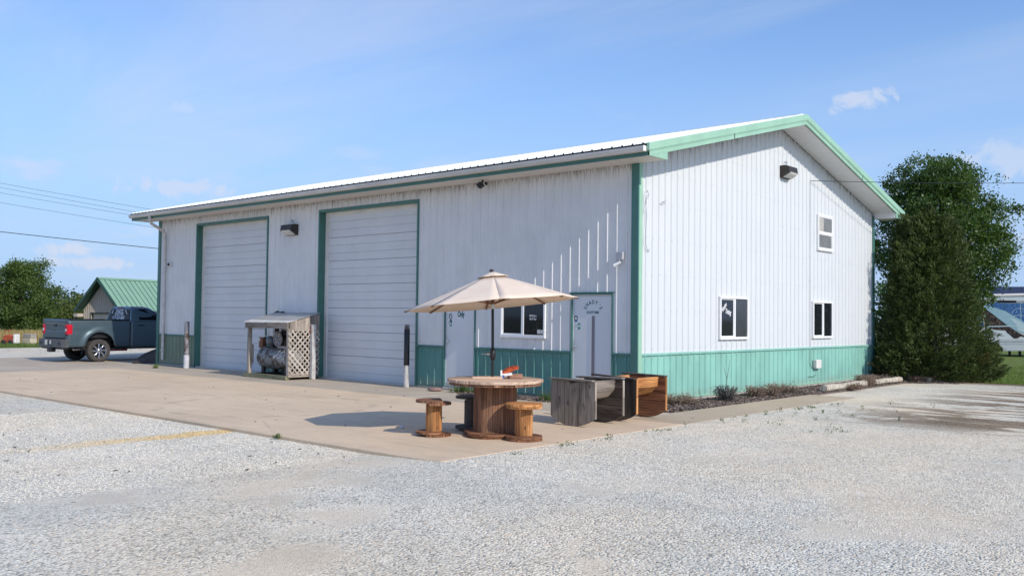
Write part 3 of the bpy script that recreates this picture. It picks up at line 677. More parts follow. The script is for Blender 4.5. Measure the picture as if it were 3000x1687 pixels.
def staves(parent, r, z0, z1, n, mat, th=.03, a0=0, arc=2*math.pi, name='stave', gap=.005):
    da = arc/n; wo = 2*r*math.tan(da/2)-gap
    for k in range(n):
        a = a0+(k+.5)*da; m = MB(); h = z1-z0; q = random.uniform(-.003,.003)
        m.prism([(0,-wo/2),(h,-wo/2),(h,wo/2),(0,wo/2)], -th, q)
        X = Vector((0,0,1)); Z = Vector((math.cos(a),math.sin(a),0)); Y = Z.cross(X)
        M = Matrix((X,Y,Z)).transposed().to_4x4(); M.translation = Z*r+Vector((0,0,z0)); m.build(name, mat, parent, mw=M)

# ---------------------------------------------------------------- spool table, stools, umbrella
TC = Vector((.6818,-.7315,0)); SD = Vector((.7315,.6818,0)); VA = math.atan2(SD.y, SD.x)
tb = tag(empty('spool_table', (1.07,-5.13,SLAB)), 'large round table made from an upended wooden cable spool, under the beige umbrella', 'table')
flange(tb, .748, .66, 9, .040, VA+R(4), W_TOP, name='top_plank', jag=.012)
flange(tb, .712, .645, 9, .034, VA+R(94), W_TABLE, name='under_plank', jag=.012)
staves(tb, .295, .066, .712, 11, W_TABLE, .04, R(-20), gap=.009)
flange(tb, .034, .46, 6, .032, VA+R(10), W_BROWN, cut=(-.40,.40), name='base_plank', jag=.02, ycut=(-.44,.44))
flange(tb, .0, .45, 5, .033, VA+R(100), W_BROWN, cut=(-.42,.42), name='base_plank', jag=.015, ycut=(-.42,.42))
def stool(loc, label, rz, ms, md, cut=None, ycut=None, drum_r=.115, ns=9):
    t = tag(empty('spool_stool', loc, rz), label, 'stool', 'spool stools around the table')
    flange(t, .462, .25, 4, .033, R(8), ms, cut, name='seat_plank', ycut=ycut); flange(t, .430, .245, 4, .031, R(98), ms, None if cut is None else (-.245,.245), name='seat_plank', ycut=(-.24,.09) if cut else None)
    staves(t, drum_r, .064, .430, ns, md, .035, R(10))
    flange(t, .032, .25, 4, .031, R(5), W_BROWN if md is not W_DARK else W_DARK, cut, name='base_plank', ycut=ycut); flange(t, .0, .25, 4, .031, R(95), W_BROWN if md is not W_DARK else W_DARK, None if cut is None else (-.245,.245), name='base_plank', ycut=(-.245,.11) if cut else None)
    return t
stool((1.66,-5.19,SLAB), 'round orange spool stool nearest the camera, in front of the table', VA, W_ORANGE, W_ORANGE)
stool((.47,-5.73,SLAB), 'small spool stool with a sawn-off side standing alone left of the table', VA, W_TABLE, W_ORANGE, cut=(-.25,.11), drum_r=.105, ns=7)
stool((.42,-4.90,SLAB), 'dark spool stool in the shade, half hidden behind the table', VA, W_DARK, W_DARK, cut=(-.25,.25))
# umbrella
FAB = NT('beige_canvas'); _v = FAB.coord('Object'); _n = FAB.noise(_v, 3.5, 5, .6); _c = FAB.mix(FAB.rng(_n, .3, .7), (.90,.74,.59), (.94,.80,.65)); _w = FAB.n('ShaderNodeTexWave'); _w.inputs['Scale'].default_value = 160; FAB.L.new(_v, _w.inputs[0]); FAB.bump(_w.outputs[0], .06, .002); FAB.fin(_c, .85, 0.0, .2)
_t = FAB.n('ShaderNodeBsdfTranslucent'); FAB.L.new(FAB.mix(1, _c, (1,.86,.70), 'MULTIPLY'), _t.inputs[0]); _x = FAB.n('ShaderNodeMixShader'); _x.inputs[0].default_value = .16; FAB.L.new(FAB.b.outputs[0], _x.inputs[1]); FAB.L.new(_t.outputs[0], _x.inputs[2]); FAB.L.new(_x.outputs[0], FAB.out.inputs[0]); FAB = FAB.m
UC = Vector((1.03,-5.165,0))
um = tag(empty('patio_umbrella', (UC.x,UC.y,SLAB)), 'open beige patio umbrella with black crank pole standing in the spool table', 'umbrella')
def urim(th, Rr=1.225, dz=0.0):
    d = SD*math.sin(th)+TC*math.cos(th); k = Rr/1.225; return Vector((d.x*Rr, d.y*Rr, 1.775+.05+(.116*math.sin(th)+.049*math.cos(th))*k+dz))
hubz = 2.205+.05
def useg(th0, th1, r0, r1, lift=0.0, sag=.05, nr=6, nt=6):
    V = []
    for i in range(nr+1):
        f = r0+(r1-r0)*i/nr
        a, b_ = urim(th0), urim(th1); hub = Vector((0,0,hubz))
        for j in range(nt+1):
            g = j/nt; p = hub.lerp(a.lerp(b_, g), f)
            p = p + Vector((0,0,1))*(lift + .004*math.sin(math.pi*min(1,f)) - .007*math.sin(math.pi*g)*f*f*sag/.05)
            V.append(p)
    n = nt+1; return V, [(i*n+j, (i+1)*n+j, (i+1)*n+j+1, i*n+j+1) for i in range(nr) for j in range(nt)]
for k in range(8):
    a, b_ = R(4+45*k), R(49+45*k); V, F = useg(a, b_, .13, 1.0); m = MB(); m.add(V, F, None, True); o = m.build('canopy_panel', FAB, um); md = o.modifiers.new('thick','SOLIDIFY'); md.thickness = .003
    V, F = useg(a, b_, .0, .185, .030, .6, 3, 6); m = MB(); m.add(V, F, None, True); o = m.build('vent_flap', FAB, um); md = o.modifiers.new('thick','SOLIDIFY'); md.thickness = .003
    tip = urim(a, 1.20, -.012); mid = Vector((0,0,hubz)).lerp(urim(a,1.2), .5)+Vector((0,0,-.008))
    m = MB(); m.tube([Vector((0,0,hubz-.05)), mid, tip], .009, 6); m.build('rib', W_BROWN, um)
    m = MB(); m.tube([Vector((.03*math.cos(a),.03*math.sin(a),1.83)), Vector((0,0,hubz)).lerp(urim(a,1.2), .55)+Vector((0,0,-.018))], .008, 6); m.build('strut', W_BROWN, um)
    m = MB(); m.tube([urim(a,1.19,-.016), urim(a,1.228,-.008)], .008, 6); m.build('rib_cap', W_BROWN, um)
m = MB(); m.tube([(.02,.0,.0),(.02,.0,1.05)], .019, 12); m.build('lower_pole', MT['black'], um)
m = MB(); m.tube([(.02,0,1.02),(.012,-.004,1.76)], .0195, 12); m.build('pole', MT['black'], um)
m = MB(); m.tube([(.012,-.004,1.76),(.010,-.005,1.84)], .021, 12); m.build('tilt_joint', MT['steel'], um)
m = MB(); m.tube([(.010,-.005,1.83),(-.01,-.015,hubz+.03)], .018, 12); m.build('upper_pole', W_BROWN, um)
m = MB(); m.lathe([(.0,-.085),(.024,-.08),(.040,-.045),(.044,0),(.040,.05),(.024,.08),(.0,.083)], 16, Matrix.Translation((.02,0,1.13))); ch = m.build('crank_housing', MT['black'], um)
m = MB(); q = Vector((.02,0,1.13)); m.tube([q, q-SD*.085], .017, 8); m.tube([q-SD*.085, q-SD*.165], .006, 6); m.build('crank_handle', MT['steel'], ch)
m = MB(); m.lathe([(.0,.05),(.022,.045),(.035,.03),(.035,.02),(.0,.018)], 12, Matrix.Translation((-.01,-.015,hubz+.012))); m.build('finial', MT['dark_bronze'], um)
# things on the table
TT = SLAB+.789
brick_m = plain('brick_clay', (.30,.165,.115), .9, 0, .22, 18, bump=.5, bscale=70)
br = Box('brick', (-.10,-.047,0), (.10,.047,.062), brick_m, None, .006, mw=Matrix.Translation((1.20,-4.86,TT)) @ Matrix.Rotation(R(62),4,'Z')); tag(br, 'red brown clay brick holding down a leaflet on the spool table', 'brick')
bd = Box('board', (-.21,-.05,0), (.21,.05,.030), W_TOP, None, .004, mw=Matrix.Translation((1.045,-5.26,TT)) @ Matrix.Rotation(VA-R(1),4,'Z')); tag(bd, 'short weathered board lying flat on the spool table beside the umbrella pole', 'board')
lf = tag(empty('leaflet', (1.195,-5.02,TT+.002), VA), 'curled red and white printed leaflet propped on the brick on the table', 'leaflet')
m = MB(); V = []; n = 12
for i in range(n+1):
    t = i/n; x = -.085+.24*t; z = .055+.105*math.sin(R(22+95*t)); z += .012*t
    V += [(x,-.07+.02*t,z-.012-.055*math.sin(math.pi*min(1,t*.9+.05))),(x+.01,.06,z+.012)]
m.add(V, [(2*i,2*i+2,2*i+3,2*i+1) for i in range(n)], None, True); red = NT('red_print'); nz = red.noise(red.coord('Object',(1,1,1)), 22, 5, .65); red.fin(red.ramp(nz, ((.30,(.02,.008,.008)),(.48,(.42,.06,.02)),(.62,(.60,.14,.04)),(.80,(.70,.45,.30)))), .35, 0.0, .5)
o = m.build('cover', red.m, lf); md = o.modifiers.new('thick','SOLIDIFY'); md.thickness = .004
m = MB(); m.box((-.085,-.080,.045), (.075,-.055,.078), Matrix.Rotation(R(-7),4,'Y')); m.box((-.095,-.072,.0), (-.07,-.06,.12)); m.build('white_border', MT['white_ink'], lf)
m = MB(); m.box((-.072,-.082,.0), (-.04,-.06,.052)); m.build('blue_panel', MT['blue_ink'], lf)

# ---------------------------------------------------------------- half spool rockers
def rocker(y0, y1, label, mo, mi, ms, cx, edge, lids):
    t = tag(empty('spool_rocker', (cx,.5*(y0+y1),SLAB)), label, 'rocking bench', 'half spool rocking benches')
    hw, top, Rr = .42, .695, .72
    def zb(x): return Rr-math.sqrt(Rr*Rr-x*x)
    for s, y in ((0,y0),(1,y1)):
        yl = y-.5*(y0+y1); n = 6; w = 2*hw/n
        outer = -1 if s == 0 else 1
        for k in range(n):     # upright planks on the outer face
            a, b_ = -hw+k*w+.0025, -hw+(k+1)*w-.0025; tz = top-random.uniform(0,.012)
            P = [(zb(a),a),(zb(.5*(a+b_)),.5*(a+b_)),(zb(b_),b_),(tz,b_),(tz,a)]
            if abs(a) < .2 and s == 0 and k in (2,3): P = [(zb(a),a),(zb(.5*(a+b_)),.5*(a+b_)),(zb(b_),b_),(tz-(.035 if k == 2 else 0),b_),(tz-(0 if k == 2 else .035),a)]
            m = MB(); m.prism(P[::-1], 0, .022); X = Vector((0,0,1)); Y = Vector((1,0,0)); Z = X.cross(Y)
            M = Matrix((X,Y,Z)).transposed().to_4x4(); M.translation = Vector((0,yl-(.022 if outer < 0 else 0),0)) ; m.build('side_plank', mo, t, mw=M)
        m5 = 5; edges = [.0,.15,.29,.43,.565,.69]
        for k in range(m5):    # level planks on the inner face
            za, zb_ = edges[k]+.003, edges[k+1]-.003
            xs = [-hw,-.3,-.2,-.1,0,.1,.2,.3,hw]
            lo = [(x,max(za,zb(x)+.001)) for x in xs if zb(x) < zb_-.004]; P = lo+[(lo[-1][0],zb_),(lo[0][0],zb_)]
            m = MB(); m.prism(P, 0, .021); X = Vector((1,0,0)); Y = Vector((0,0,1)); Z = X.cross(Y); M = Matrix((X,Y,Z)).transposed().to_4x4()
            M.translation = Vector((0,yl+(.0225 if outer < 0 else -.0015),0)); m.build('inner_plank', mi, t, mw=M)
        for k, (za, zz) in enumerate(((.135,.40),(.405,top-.01))):   # pale edge battens
            Box('edge_batten', (0,-.021,-.007), (zz-za,.021,.007), edge, t, .002, mw=Matrix(((0,0,1,hw+.008),(0,1,0,yl),(1,0,0,za),(0,0,0,1))))
        dy, L0, L1, ang = lids[s]
        Box('top_board', (L0,-.05,0), (L1,.05,.024), mo, t, .004, mw=Matrix.Translation((0,yl+dy,top+.002)) @ rotm(0,R(ang),R(random.uniform(-2,2))))
    n = 6; r = .30; H = (y1-y0)-.05
    for k in range(n):          # trough of drum staves
        a = math.pi+math.pi*(k+.5)/n; wo = 2*r*math.tan(math.pi/n/2)-.004
        m = MB(); m.prism([(0,-wo/2),(H,-wo/2),(H,wo/2),(0,wo/2)], -.03, 0)
        Zv = Vector((math.cos(a),0,math.sin(a))); X = Vector((0,1,0)); Y = Zv.cross(X); M = Matrix((X,Y,Zv)).transposed().to_4x4(); M.translation = Zv*r+Vector((0,-H/2,.685)); m.build('seat_stave', ms, t, mw=M)
    return t
rocker(-3.43, -2.70, 'weathered grey half spool rocking bench nearest the round table', W_GREY, W_DARK, W_BARN, 1.13, W_BARN, ((-.03,-.43,.42,0),(-.03,-.44,.44,-1)))
rocker(-2.35, -1.49, 'half spool rocking bench with bright orange seat nearest the building corner', W_DARK, W_BROWN, W_ORANGE, 1.15, W_ORANGE, ((-.03,-.42,.42,2.5),(.0,-.44,.43,1)))

# ---------------------------------------------------------------- compressor shelter
sh = tag(empty('compressor_shelter', (-10.68,-.55,SLAB)), 'lean-to shelter of old boards and white lattice between the overhead doors', 'shelter')
def sp(name, a, b, mat, ch=.004):    # board with its grain along the longest side
    d = [abs(b[i]-a[i]) for i in range(3)]; ax = d.index(max(d)); order = [ax]+[i for i in range(3) if i != ax]
    M = Matrix.Identity(4)
    for c in range(3):
        for r_ in range(3): M[r_][c] = 1.0 if order[c] == r_ else 0.0
    if M.to_3x3().determinant() < 0:
        order = [order[0],order[2],order[1]]
        for c in range(3):
            for r_ in range(3): M[r_][c] = 1.0 if order[c] == r_ else 0.0
    M.translation = Vector(a); return Box(name, (0,0,0), tuple(d[order[i]] for i in range(3)), mat, sh, ch, mw=M)
x0, x1, yf, yb = -.92, .93, -.46, .46
sp('post', (x0,yf,.10), (x0+.09,yf+.09,1.30), W_BARN); sp('post', (x0+.02,yf+.095,.35), (x0+.11,yf+.135,.85), W_BARN); sp('post', (x1-.09,yf,.10), (x1,yf+.09,1.30), W_BARN)
sp('post', (x0,yb-.09,.05), (x0+.09,yb,1.52), W_DARK); sp('post', (x1-.09,yb-.09,.05), (x1,yb,1.50), W_BARN)
sp('skid', (x0-.08,yf-.06,.0), (x1-.02,yf+.06,.10), W_MOSS); sp('skid', (x0-.02,yb-.10,.0), (x1,yb,.10), W_MOSS)
for k in range(7): sp('floor_board', (x0+.02,yf+.065+k*.106,.055), (x1-.02,yf+.165+k*.106,.08), W_DARK)
sp('dark_backing', (.05,yb-.125,.62), (x1-.02,yb-.10,1.02), W_DARK); sp('dark_backing', (.05,yb-.125,1.025), (x1-.02,yb-.10,1.42), W_DARK)  # dark sheets added to make this part of the interior dark
sp('front_fascia', (x0-.05,yf-.045,1.285), (.02,yf-.015,1.42), W_BARN); sp('front_fascia', (.025,yf-.045,1.290), (x1+.015,yf-.015,1.425), W_BARN)
sl = math.atan2(.235,1.03); roofM = lambda dx, w: Matrix.Translation((dx,yf-.08,1.432)) @ Matrix.Rotation(sl,4,'X')
metal_roof = plain('galvanised_sheet', (.42,.42,.41), .5, .25, .18, 4, stretch=(.4,3,1)); pale = plain('faded_sheet_edge', (.62,.60,.56), .6, 0, .1, 4)
Box('roof_sheet', (x0-.10,.0,.0), (x1+.04,.30,.012), pale, sh, .002, roofM(0,0)); Box('roof_sheet', (x0-.10,.26,.014), (x1+.04,.70,.024), metal_roof, sh, .002, roofM(0,0)); Box('roof_sheet', (x0-.10,.66,.026), (x1+.04,1.05,.036), metal_roof, sh, .002, roofM(0,0))
for k in range(6): # gable boards on the right-hand side
    ya = yf+.02+k*.15; yb_ = ya+.145; zt0 = 1.43+(ya+.06-yf)*.228; 
    m = MB(); m.prism([(1.24,ya),(1.24+random.uniform(-.01,.01),yb_),(zt0+.03,yb_),(zt0,ya)], 0, .022); X = Vector((0,0,1)); Y = Vector((0,1,0)); Z = X.cross(Y); M = Matrix((X,Y,Z)).transposed().to_4x4(); M.translation = (x1+.026,0,0); m.build('gable_board', W_BARN, sh, mw=M)
# lattice: each slat its own piece, two layers
lat_m = wood_mat('lattice_white', (.28,.235,.19), (.42,.37,.32), (.56,.51,.46)); zb0, zt0 = .12, 1.26; w_, h_ = yb-yf, zt0-zb0
sp('lattice_rail', (x1+.0,yf,.06), (x1+.02,yb,.17), W_BARN); sp('lattice_rail', (x1+.0,yf,1.22), (x1+.02,yb,1.27), lat_m)
for layer, sgn in ((0,1),(1,-1)):
    c = -h_
    while c < w_+h_:
        pts = []
        for u in np.linspace(0, w_, 40):
            v = (u-c)*sgn + (0 if sgn > 0 else h_)
            if 0 <= v <= h_: pts.append((u, v))
        if len(pts) > 3:
            (u0,v0),(u1,v1) = pts[0], pts[-1]; L_ = math.hypot(u1-u0, v1-v0); a = math.atan2(v1-v0, u1-u0)
            X = Vector((0,math.cos(a),math.sin(a))); Z = Vector((1,0,0)); Y = Z.cross(X); M = Matrix((X,Y,Z)).transposed().to_4x4(); M.translation = Vector((x1+.020+.0075*layer, yf+u0, zb0+v0))
            Box('lattice_slat', (0,-.019,0), (L_,.019,.007), lat_m, sh, 0, M)
        c += .150
tp = MB(); V = []
for i in range(9):
    for j in range(4): V.append((-.98+.62*i/8, .10+.13*j+.02*math.sin(i), 1.475+.228*(.10+.13*j+.54-.46)+.075+.02*math.sin(i*1.3+j)+(.07 if j == 3 else .0)*(1-i/8)))
tp.add(V, [(i*4+j,(i+1)*4+j,(i+1)*4+j+1,i*4+j+1) for i in range(8) for j in range(3)], None, True); o = tp.build('tarp_scrap', MT['black'], None, loc=(-10.68,-.55,SLAB)); o.modifiers.new('t','SOLIDIFY').thickness = .006
tag(o, 'scrap of black tarp lying on the back left corner of the shelter roof', 'tarp')
# air compressor
ac = tag(empty('air_compressor', (-10.75,-.55,SLAB+.08)), 'rust-stained horizontal tank air compressor standing inside the lattice shelter', 'air compressor')
tk = NT('peeling_tank_paint'); v = tk.coord('Object'); n1 = tk.noise(v, 3.2, 7, .68, .5); n2 = tk.noise(v, 14, 5, .65)
c = tk.mix(tk.rng(n1, .44, .54), (.30,.31,.33), (.105,.085,.07)); c = tk.mix(tk.rng(n2, .55, .68), c, (.04,.03,.026)); c = tk.mix(tk.rng(tk.noise(v, 1.6, 4, .6), .58, .66), c, (.48,.49,.52)); tk.fin(c, tk.rng(n1, .4, .6, .28, .7), .15, .5); tk = tk.m
Rm = Matrix.Translation((0,0,.43)) @ Matrix.Rotation(R(90),4,'Y'); m = MB(); r = .295
m.lathe([(.0,-.80),(.10,-.79),(.20,-.755),(.265,-.70),(r,-.62),(r,.0),(r+.004,.004),(r+.004,.05),(r,.054),(r,.62),(.265,.70),(.20,.755),(.10,.79),(.0,.80)], 32, Rm); tank = m.build('tank', tk, ac)
for x in (-.52,.52):
    for y in (-.17,.17): Box('foot', (x-.05,y-.035,-.0), (x+.05,y+.035,.21), MT['dark_bronze'], ac, .008)
    Box('skid_rail', (x-.13,-.30,.0), (x+.10,.30,.03), MT['dark_bronze'], ac, .004)
Box('motor_mount', (-.46,-.15,.70), (-.14,.15,.735), MT['dark_bronze'], ac, .006); Box('pump_mount', (.05,-.14,.69), (.38,.14,.75), plain('grey_enamel', (.38,.39,.40), .5, 0, .2, 8), ac, .006)
m = MB(); m.lathe([(.0,-.17),(.10,-.165),(.12,-.14),(.12,.12),(.10,.16),(.0,.17)], 20, Matrix.Translation((-.32,-.02,.86)) @ Matrix.Rotation(R(78),4,'X')); m.build('motor', plain('motor_grey', (.13,.15,.17), .45, .1, .25, 9), ac)
m = MB(); m.lathe([(.035,-.02),(.19,-.02),(.20,-.012),(.20,.012),(.19,.02),(.16,.02),(.155,.0),(.06,.0),(.05,.03),(.0,.03)], 28, Matrix.Translation((.16,-.20,.93)) @ Matrix.Rotation(R(90),4,'X')); fw = m.build('flywheel', plain('cast_iron', (.20,.19,.19), .5, .4, .25, 9), ac)
for k in range(6):
    a = R(60*k); m = MB(); m.tube([(.16+.04*math.cos(a),-.205,.93+.04*math.sin(a)),(.16+.17*math.cos(a),-.205,.93+.17*math.sin(a))], .014, 6); m.build('spoke', MT['steel'], fw)
for x in (.10,.26): 
    m = MB(); m.lathe([(.075,-.11),(.075,.11)]+[(.075+(.02 if i%2 else 0), .11+.014*i) for i in range(9)]+[(.06,.25),(.0,.25)], 16, Matrix.Translation((x,.02,.90))); m.build('cylinder_head', MT['dark_bronze'], ac)
Box('crankcase', (.02,-.12,.75), (.36,.14,.93), MT['dark_bronze'], ac, .02)
Box('control_box', (-.93,-.06,.66), (-.75,.06,.95), plain('rusty_box', (.22,.10,.05), .7, 0, .35, 10), ac, .01); Box('label_plate', (-.91,-.064,.85), (-.86,-.0605,.92), MT['stop'], ac)
m = MB(); m.tube([(-.76,-.02,.90),(-.66,-.05,.99),(-.50,-.06,.98),(-.40,-.04,.93)], .012, 6); m.tube([(.30,.02,1.0),(.42,.0,.96),(.44,-.05,.80),(.40,-.06,.70)], .013, 6); m.tube([(-.10,.1,1.15),(-.05,.05,1.2),(.05,.02,1.17)], .014, 6); m.build('hose', MT['steel'], ac)
Box('pump_shroud', (.40,.02,.74), (.74,.30,1.22), MT['black'], ac, .03); Box('intercooler', (.02,.14,1.02), (.36,.28,1.24), MT['black'], ac, .03); Box('belt_guard', (-.06,.05,.76), (.02,.10,1.05), MT['steel'], ac, .01); Box('breaker', (-.02,.16,.85), (.10,.22,1.16), MT['dark_bronze'], ac, .01)
for k, (x,z,s) in enumerate(((-.12,1.02,.05),(-.02,.98,.04),(-.20,.98,.03),(.42,.86,.05))): Box('gauge', (x-s/2,-.10,z-s/2), (x+s/2,-.04,z+s/2), MT['stop'], ac, .004)

# ---------------------------------------------------------------- bollards
rust = NT('rusty_post'); n1 = rust.noise(rust.coord('Object'), 9, 6, .7); rust.fin(rust.mix(rust.rng(n1, .42, .58), (.30,.29,.30), (.09,.055,.04)), .8, .1, .4)
rw = plain('chipped_white_paint', (.62,.62,.62), .7, 0, .1, 10, col2=(.40,.36,.33)); 
b1 = tag(empty('bollard', (-15.93,-.33,SLAB)), 'rusty grey steel bollard left of the left overhead door', 'bollard', 'bollards along the front')
m = MB(); m.tube([(0,0,.38),(0,0,1.10)], .072, 16); m.build('rusty_sleeve', rust.m, b1); m = MB(); m.lathe([(.085,0),(.085,.36),(.075,.395)], 16); m.build('post', plain('lilac_white_paint', (.50,.50,.53), .7, 0, .2, 9), b1); m = MB(); m.lathe([(.073,1.10),(.073,1.37),(.06,1.40),(.0,1.405)], 16); m.build('cap', plain('grey_cap', (.20,.20,.22), .7, 0, .2, 9), b1)
b2 = tag(empty('bollard', (-6.17,-.26,SLAB)), 'bollard with black sleeve over a chipped white base by the right overhead door', 'bollard', 'bollards along the front')
m = MB(); m.lathe([(.064,0),(.062,.52)], 18); m.build('post', rw, b2); m = MB(); m.lathe([(.064,.505),(.067,.51),(.067,1.33),(.06,1.335)], 18); m.build('sleeve', MT['black'], b2); m = MB(); m.lathe([(.061,1.33),(.061,1.42),(.05,1.448),(.0,1.455)], 18); m.build('cap', rust.m, b2)
b3 = tag(empty('guard_post', (-9.66,-.33,SLAB)), 'square white wooden post standing against the lattice side of the shelter', 'post')
Box('post', (-.055,-.06,0), (.055,.06,1.40), rw, b3, .006); Box('reflector', (-.054,-.0635,1.15), (-.02,-.0605,1.36), plain('red_reflector', (.25,.03,.03), .4, 0, .2, 9), b3)

# ---------------------------------------------------------------- fittings on the walls
def wall_pack(mw, label):
    t = tag(empty('wall_light'), label, 'wall light', 'wall pack lights'); t.matrix_world = mw
    m = MB(); P = [(-.12,0),(.12,0),(.12,.13),(.10,.19),(-.02,.21),(-.12,.03)]      # (v, w) side profile: deep hood, sloped lens
    V = [(s*.20,v,w) for s in (-1,1) for v, w in P]; n = len(P); m.add(V, [tuple(range(n))[::-1], tuple(range(n,2*n))]+[(i,(i+1)%n,n+(i+1)%n,n+i) for i in range(n)]); m.build('housing', MT['dark_bronze'], t)
    m = MB(); m.add([(-.165,-.100,.068),(.165,-.100,.068),(.165,-.026,.208),(-.165,-.026,.208),(-.165,-.085,.085),(.165,-.085,.085)], [(0,1,2,3)]); m.add([(-.165,-.108,.06),(.165,-.108,.06),(.165,-.018,.221),(-.165,-.018,.221),(-.15,-.12,.10),(.15,-.12,.10),(.15,-.06,.20),(-.15,-.06,.20)], [(4,5,6,7),(0,1,5,4),(1,2,6,5),(2,3,7,6),(3,0,4,7)]); m.build('lens', MT['lamp_lens'], t)
    m = MB(); m.tube([(0,.12,.06),(0,.20,.06)], .012, 6); m.tube([(0,.20,.06),(0,.215,.02)], .016, 6); m.build('photocell', MT['steel'], t); return t
wall_pack(FACE_GABLE(.0,6.30,5.16) @ Matrix.Scale(1.2,4), 'dark wall light high on the sunlit gable below the roof peak'); wall_pack(FACE_FRONT(-11.08,.0,3.87) @ Matrix.Scale(1.2,4), 'dark wall light on the shaded front between the two overhead doors')
jb = tag(empty('spotlight', (-.36,-.02,2.70)), 'small white spotlight below a grey junction box beside the corner trim', 'spotlight')
Box('junction_box', (-.075,-.075,.02), (.075,0,.17), plain('box_grey', (.42,.42,.44), .5, 0, .1, 8), jb, .008); m = MB(); m.tube([(0,-.05,.02),(-.0,-.06,-.03)], .014, 8); m.build('knuckle', MT['vinyl'], jb); m = MB(); m.tube([(.02,-.06,-.03),(-.07,-.085,-.075),(-.10,-.095,-.095)], [.022,.034,.036], 12); m.build('lamp_head', MT['vinyl'], jb)
dc = tag(empty('dome_camera', (-17.60,-.02,3.13)), 'small white dome camera beside the downspout at the far left', 'camera'); m = MB(); m.lathe([(.0,.0),(.07,0),(.07,.04),(.055,.05)], 16, Matrix.Rotation(R(90),4,'X')); m.build('base', MT['vinyl'], dc); m = MB(); m.lathe([(.05,.045),(.045,.075),(.025,.095),(.0,.10)], 16, Matrix.Rotation(R(90),4,'X')); m.build('lens', MT['black'], dc)
ec = tag(empty('eave_camera', (-3.86,-.22,EAVE-.003)), 'black floodlight camera hanging under the front eave above the window', 'camera'); m = MB(); m.tube([(0,0,0),(0,0,-.05)], .022, 8); m.build('bracket', MT['black'], ec); m = MB(); m.box((-.07,-.08,-.06), (.05,.08,.05), Matrix.Translation((-.03,-.03,-.10)) @ rotm(0,R(-35),R(25)), .015); m.build('body', MT['black'], ec); m = MB(); m.tube([(.05,.04,-.06),(.10,.02,-.09)], .03, 8); m.build('head', MT['black'], ec)
ub = tag(empty('utility_box', (0,8.09,.495)), 'small cream utility box with loose wire on the green gable wainscot', 'utility box'); Box('cover', (.035,-.12,-.11), (.115,.18,.11), MT['stop'], ub, .01); Box('back', (.012,-.14,-.10), (.035,.16,.10), MT['steel'], ub, .004)
m = MB(); m.tube([(.04,.0,-.11),(.04,.0,-.22),(.04,-.04,-.29),(.04,-.2,-.31),(.03,-.45,-.30)], .006, 5); m.tube([(.04,-.12,-.06),(.03,-.25,-.08),(.024,-.33,.06),(.024,-.34,2.2),(.024,-.33,4.65)], .006, 5); m.build('wire', MT['steel'], ub)
lw = MB(); lw.tube([(.05,.16,3.62),(.05,.22,3.80),(.06,.28,3.98),(.05,.24,4.05),(.05,.18,3.98),(.05,.19,3.80),(.05,.23,3.55),(.05,.20,3.30),(.05,.18,3.05),(.05,.28,2.87),(.05,.33,2.94)], .006, 5); o = lw.build('loose_wire', MT['steel']); tag(o, 'looped end of loose grey wire hanging by the gable corner', 'wire')
br_ = MB(); br_.tube([(.02,.75,3.87),(.05,.80,3.89),(.05,.88,3.88)], .007, 5); br_.tube([(.03,.78,3.90),(.03,.76,3.80)], .006, 5); br_.tube([(.04,.88,3.88),(.05,.92,3.92),(.05,.86,3.93)], .006, 5); o = br_.build('wire_hook', MT['steel']); tag(o, 'small bent wire hook on the white gable near the corner', 'hook')
# ---------------------------------------------------------------- pickup truck (local: +Y forward, +X its right side, origin under the rear axle)
paint = NT('slate_blue_metallic'); _n = paint.noise(paint.coord('Object'), 1.5, 2, .5); paint.fin(paint.mix(_n, (.078,.118,.142), (.090,.132,.158)), .36, .42, .4); paint.b.inputs['Coat Weight'].default_value = .35; paint.b.inputs['Coat Roughness'].default_value = .06; paint = paint.m
TGL = NT('tinted_glass'); TGL.fin((.006,.007,.010), .25, 0.0, .12); TGL = TGL.m
grey_pl = plain('grey_bumper', (.10,.10,.105), .45, .2, .15, 6); tyre_m = plain('dusty_tyre', (.06,.055,.05), .9, 0, .3, 12, bump=.4, bscale=60); lamp_red = plain('red_tail_lamp', (.55,.012,.03), .15, 0, .2, 14)
tr = tag(empty('pickup_truck', (-21.75,-.76,SLAB-.005)), 'slate blue regular cab pickup truck parked tail-out beside the far end of the building', 'pickup truck')
def sidesurf(name, y0, y1, zb, zt_, xf, mat, sgn, ny=26, nz=10, th=.03):
    V = []
    for i in range(ny+1):
        y = y0+(y1-y0)*i/ny; a, b_ = zb(y), zt_(y)
        for j in range(nz+1):
            z = a+(b_-a)*j/nz; V.append((sgn*xf(y,z), y, z))
    n = nz+1; F = [(i*n+j, (i+1)*n+j, (i+1)*n+j+1, i*n+j+1)[::1 if sgn > 0 else -1] for i in range(ny) for j in range(nz)]
    m = MB(); m.add(V, F, None, True); o = m.build(name, mat, tr); md = o.modifiers.new('t','SOLIDIFY'); md.thickness = th; md.offset = -1; return o
def arch(yc, r, sill):
    return lambda y: max(sill, .50+math.sqrt(max(0, r*r-(y-yc)**2))) if abs(y-yc) < r else sill
def xs(y, z, yc=0.0):
    x = .975+.025*math.sin(math.pi*min(1,max(0,(z-.45)/.95)))
    d = math.hypot(y-yc, z-.50); fl = max(0, 1-abs(d-.53)/.16); x += .035*fl*fl*(3-2*fl)*(1 if z < 1.15 else max(0,(1.3-z)/.15))
    x -= .018*math.exp(-((z-1.02)/.05)**2)*.6
    return x
zb_bed = arch(0, .485, .50)
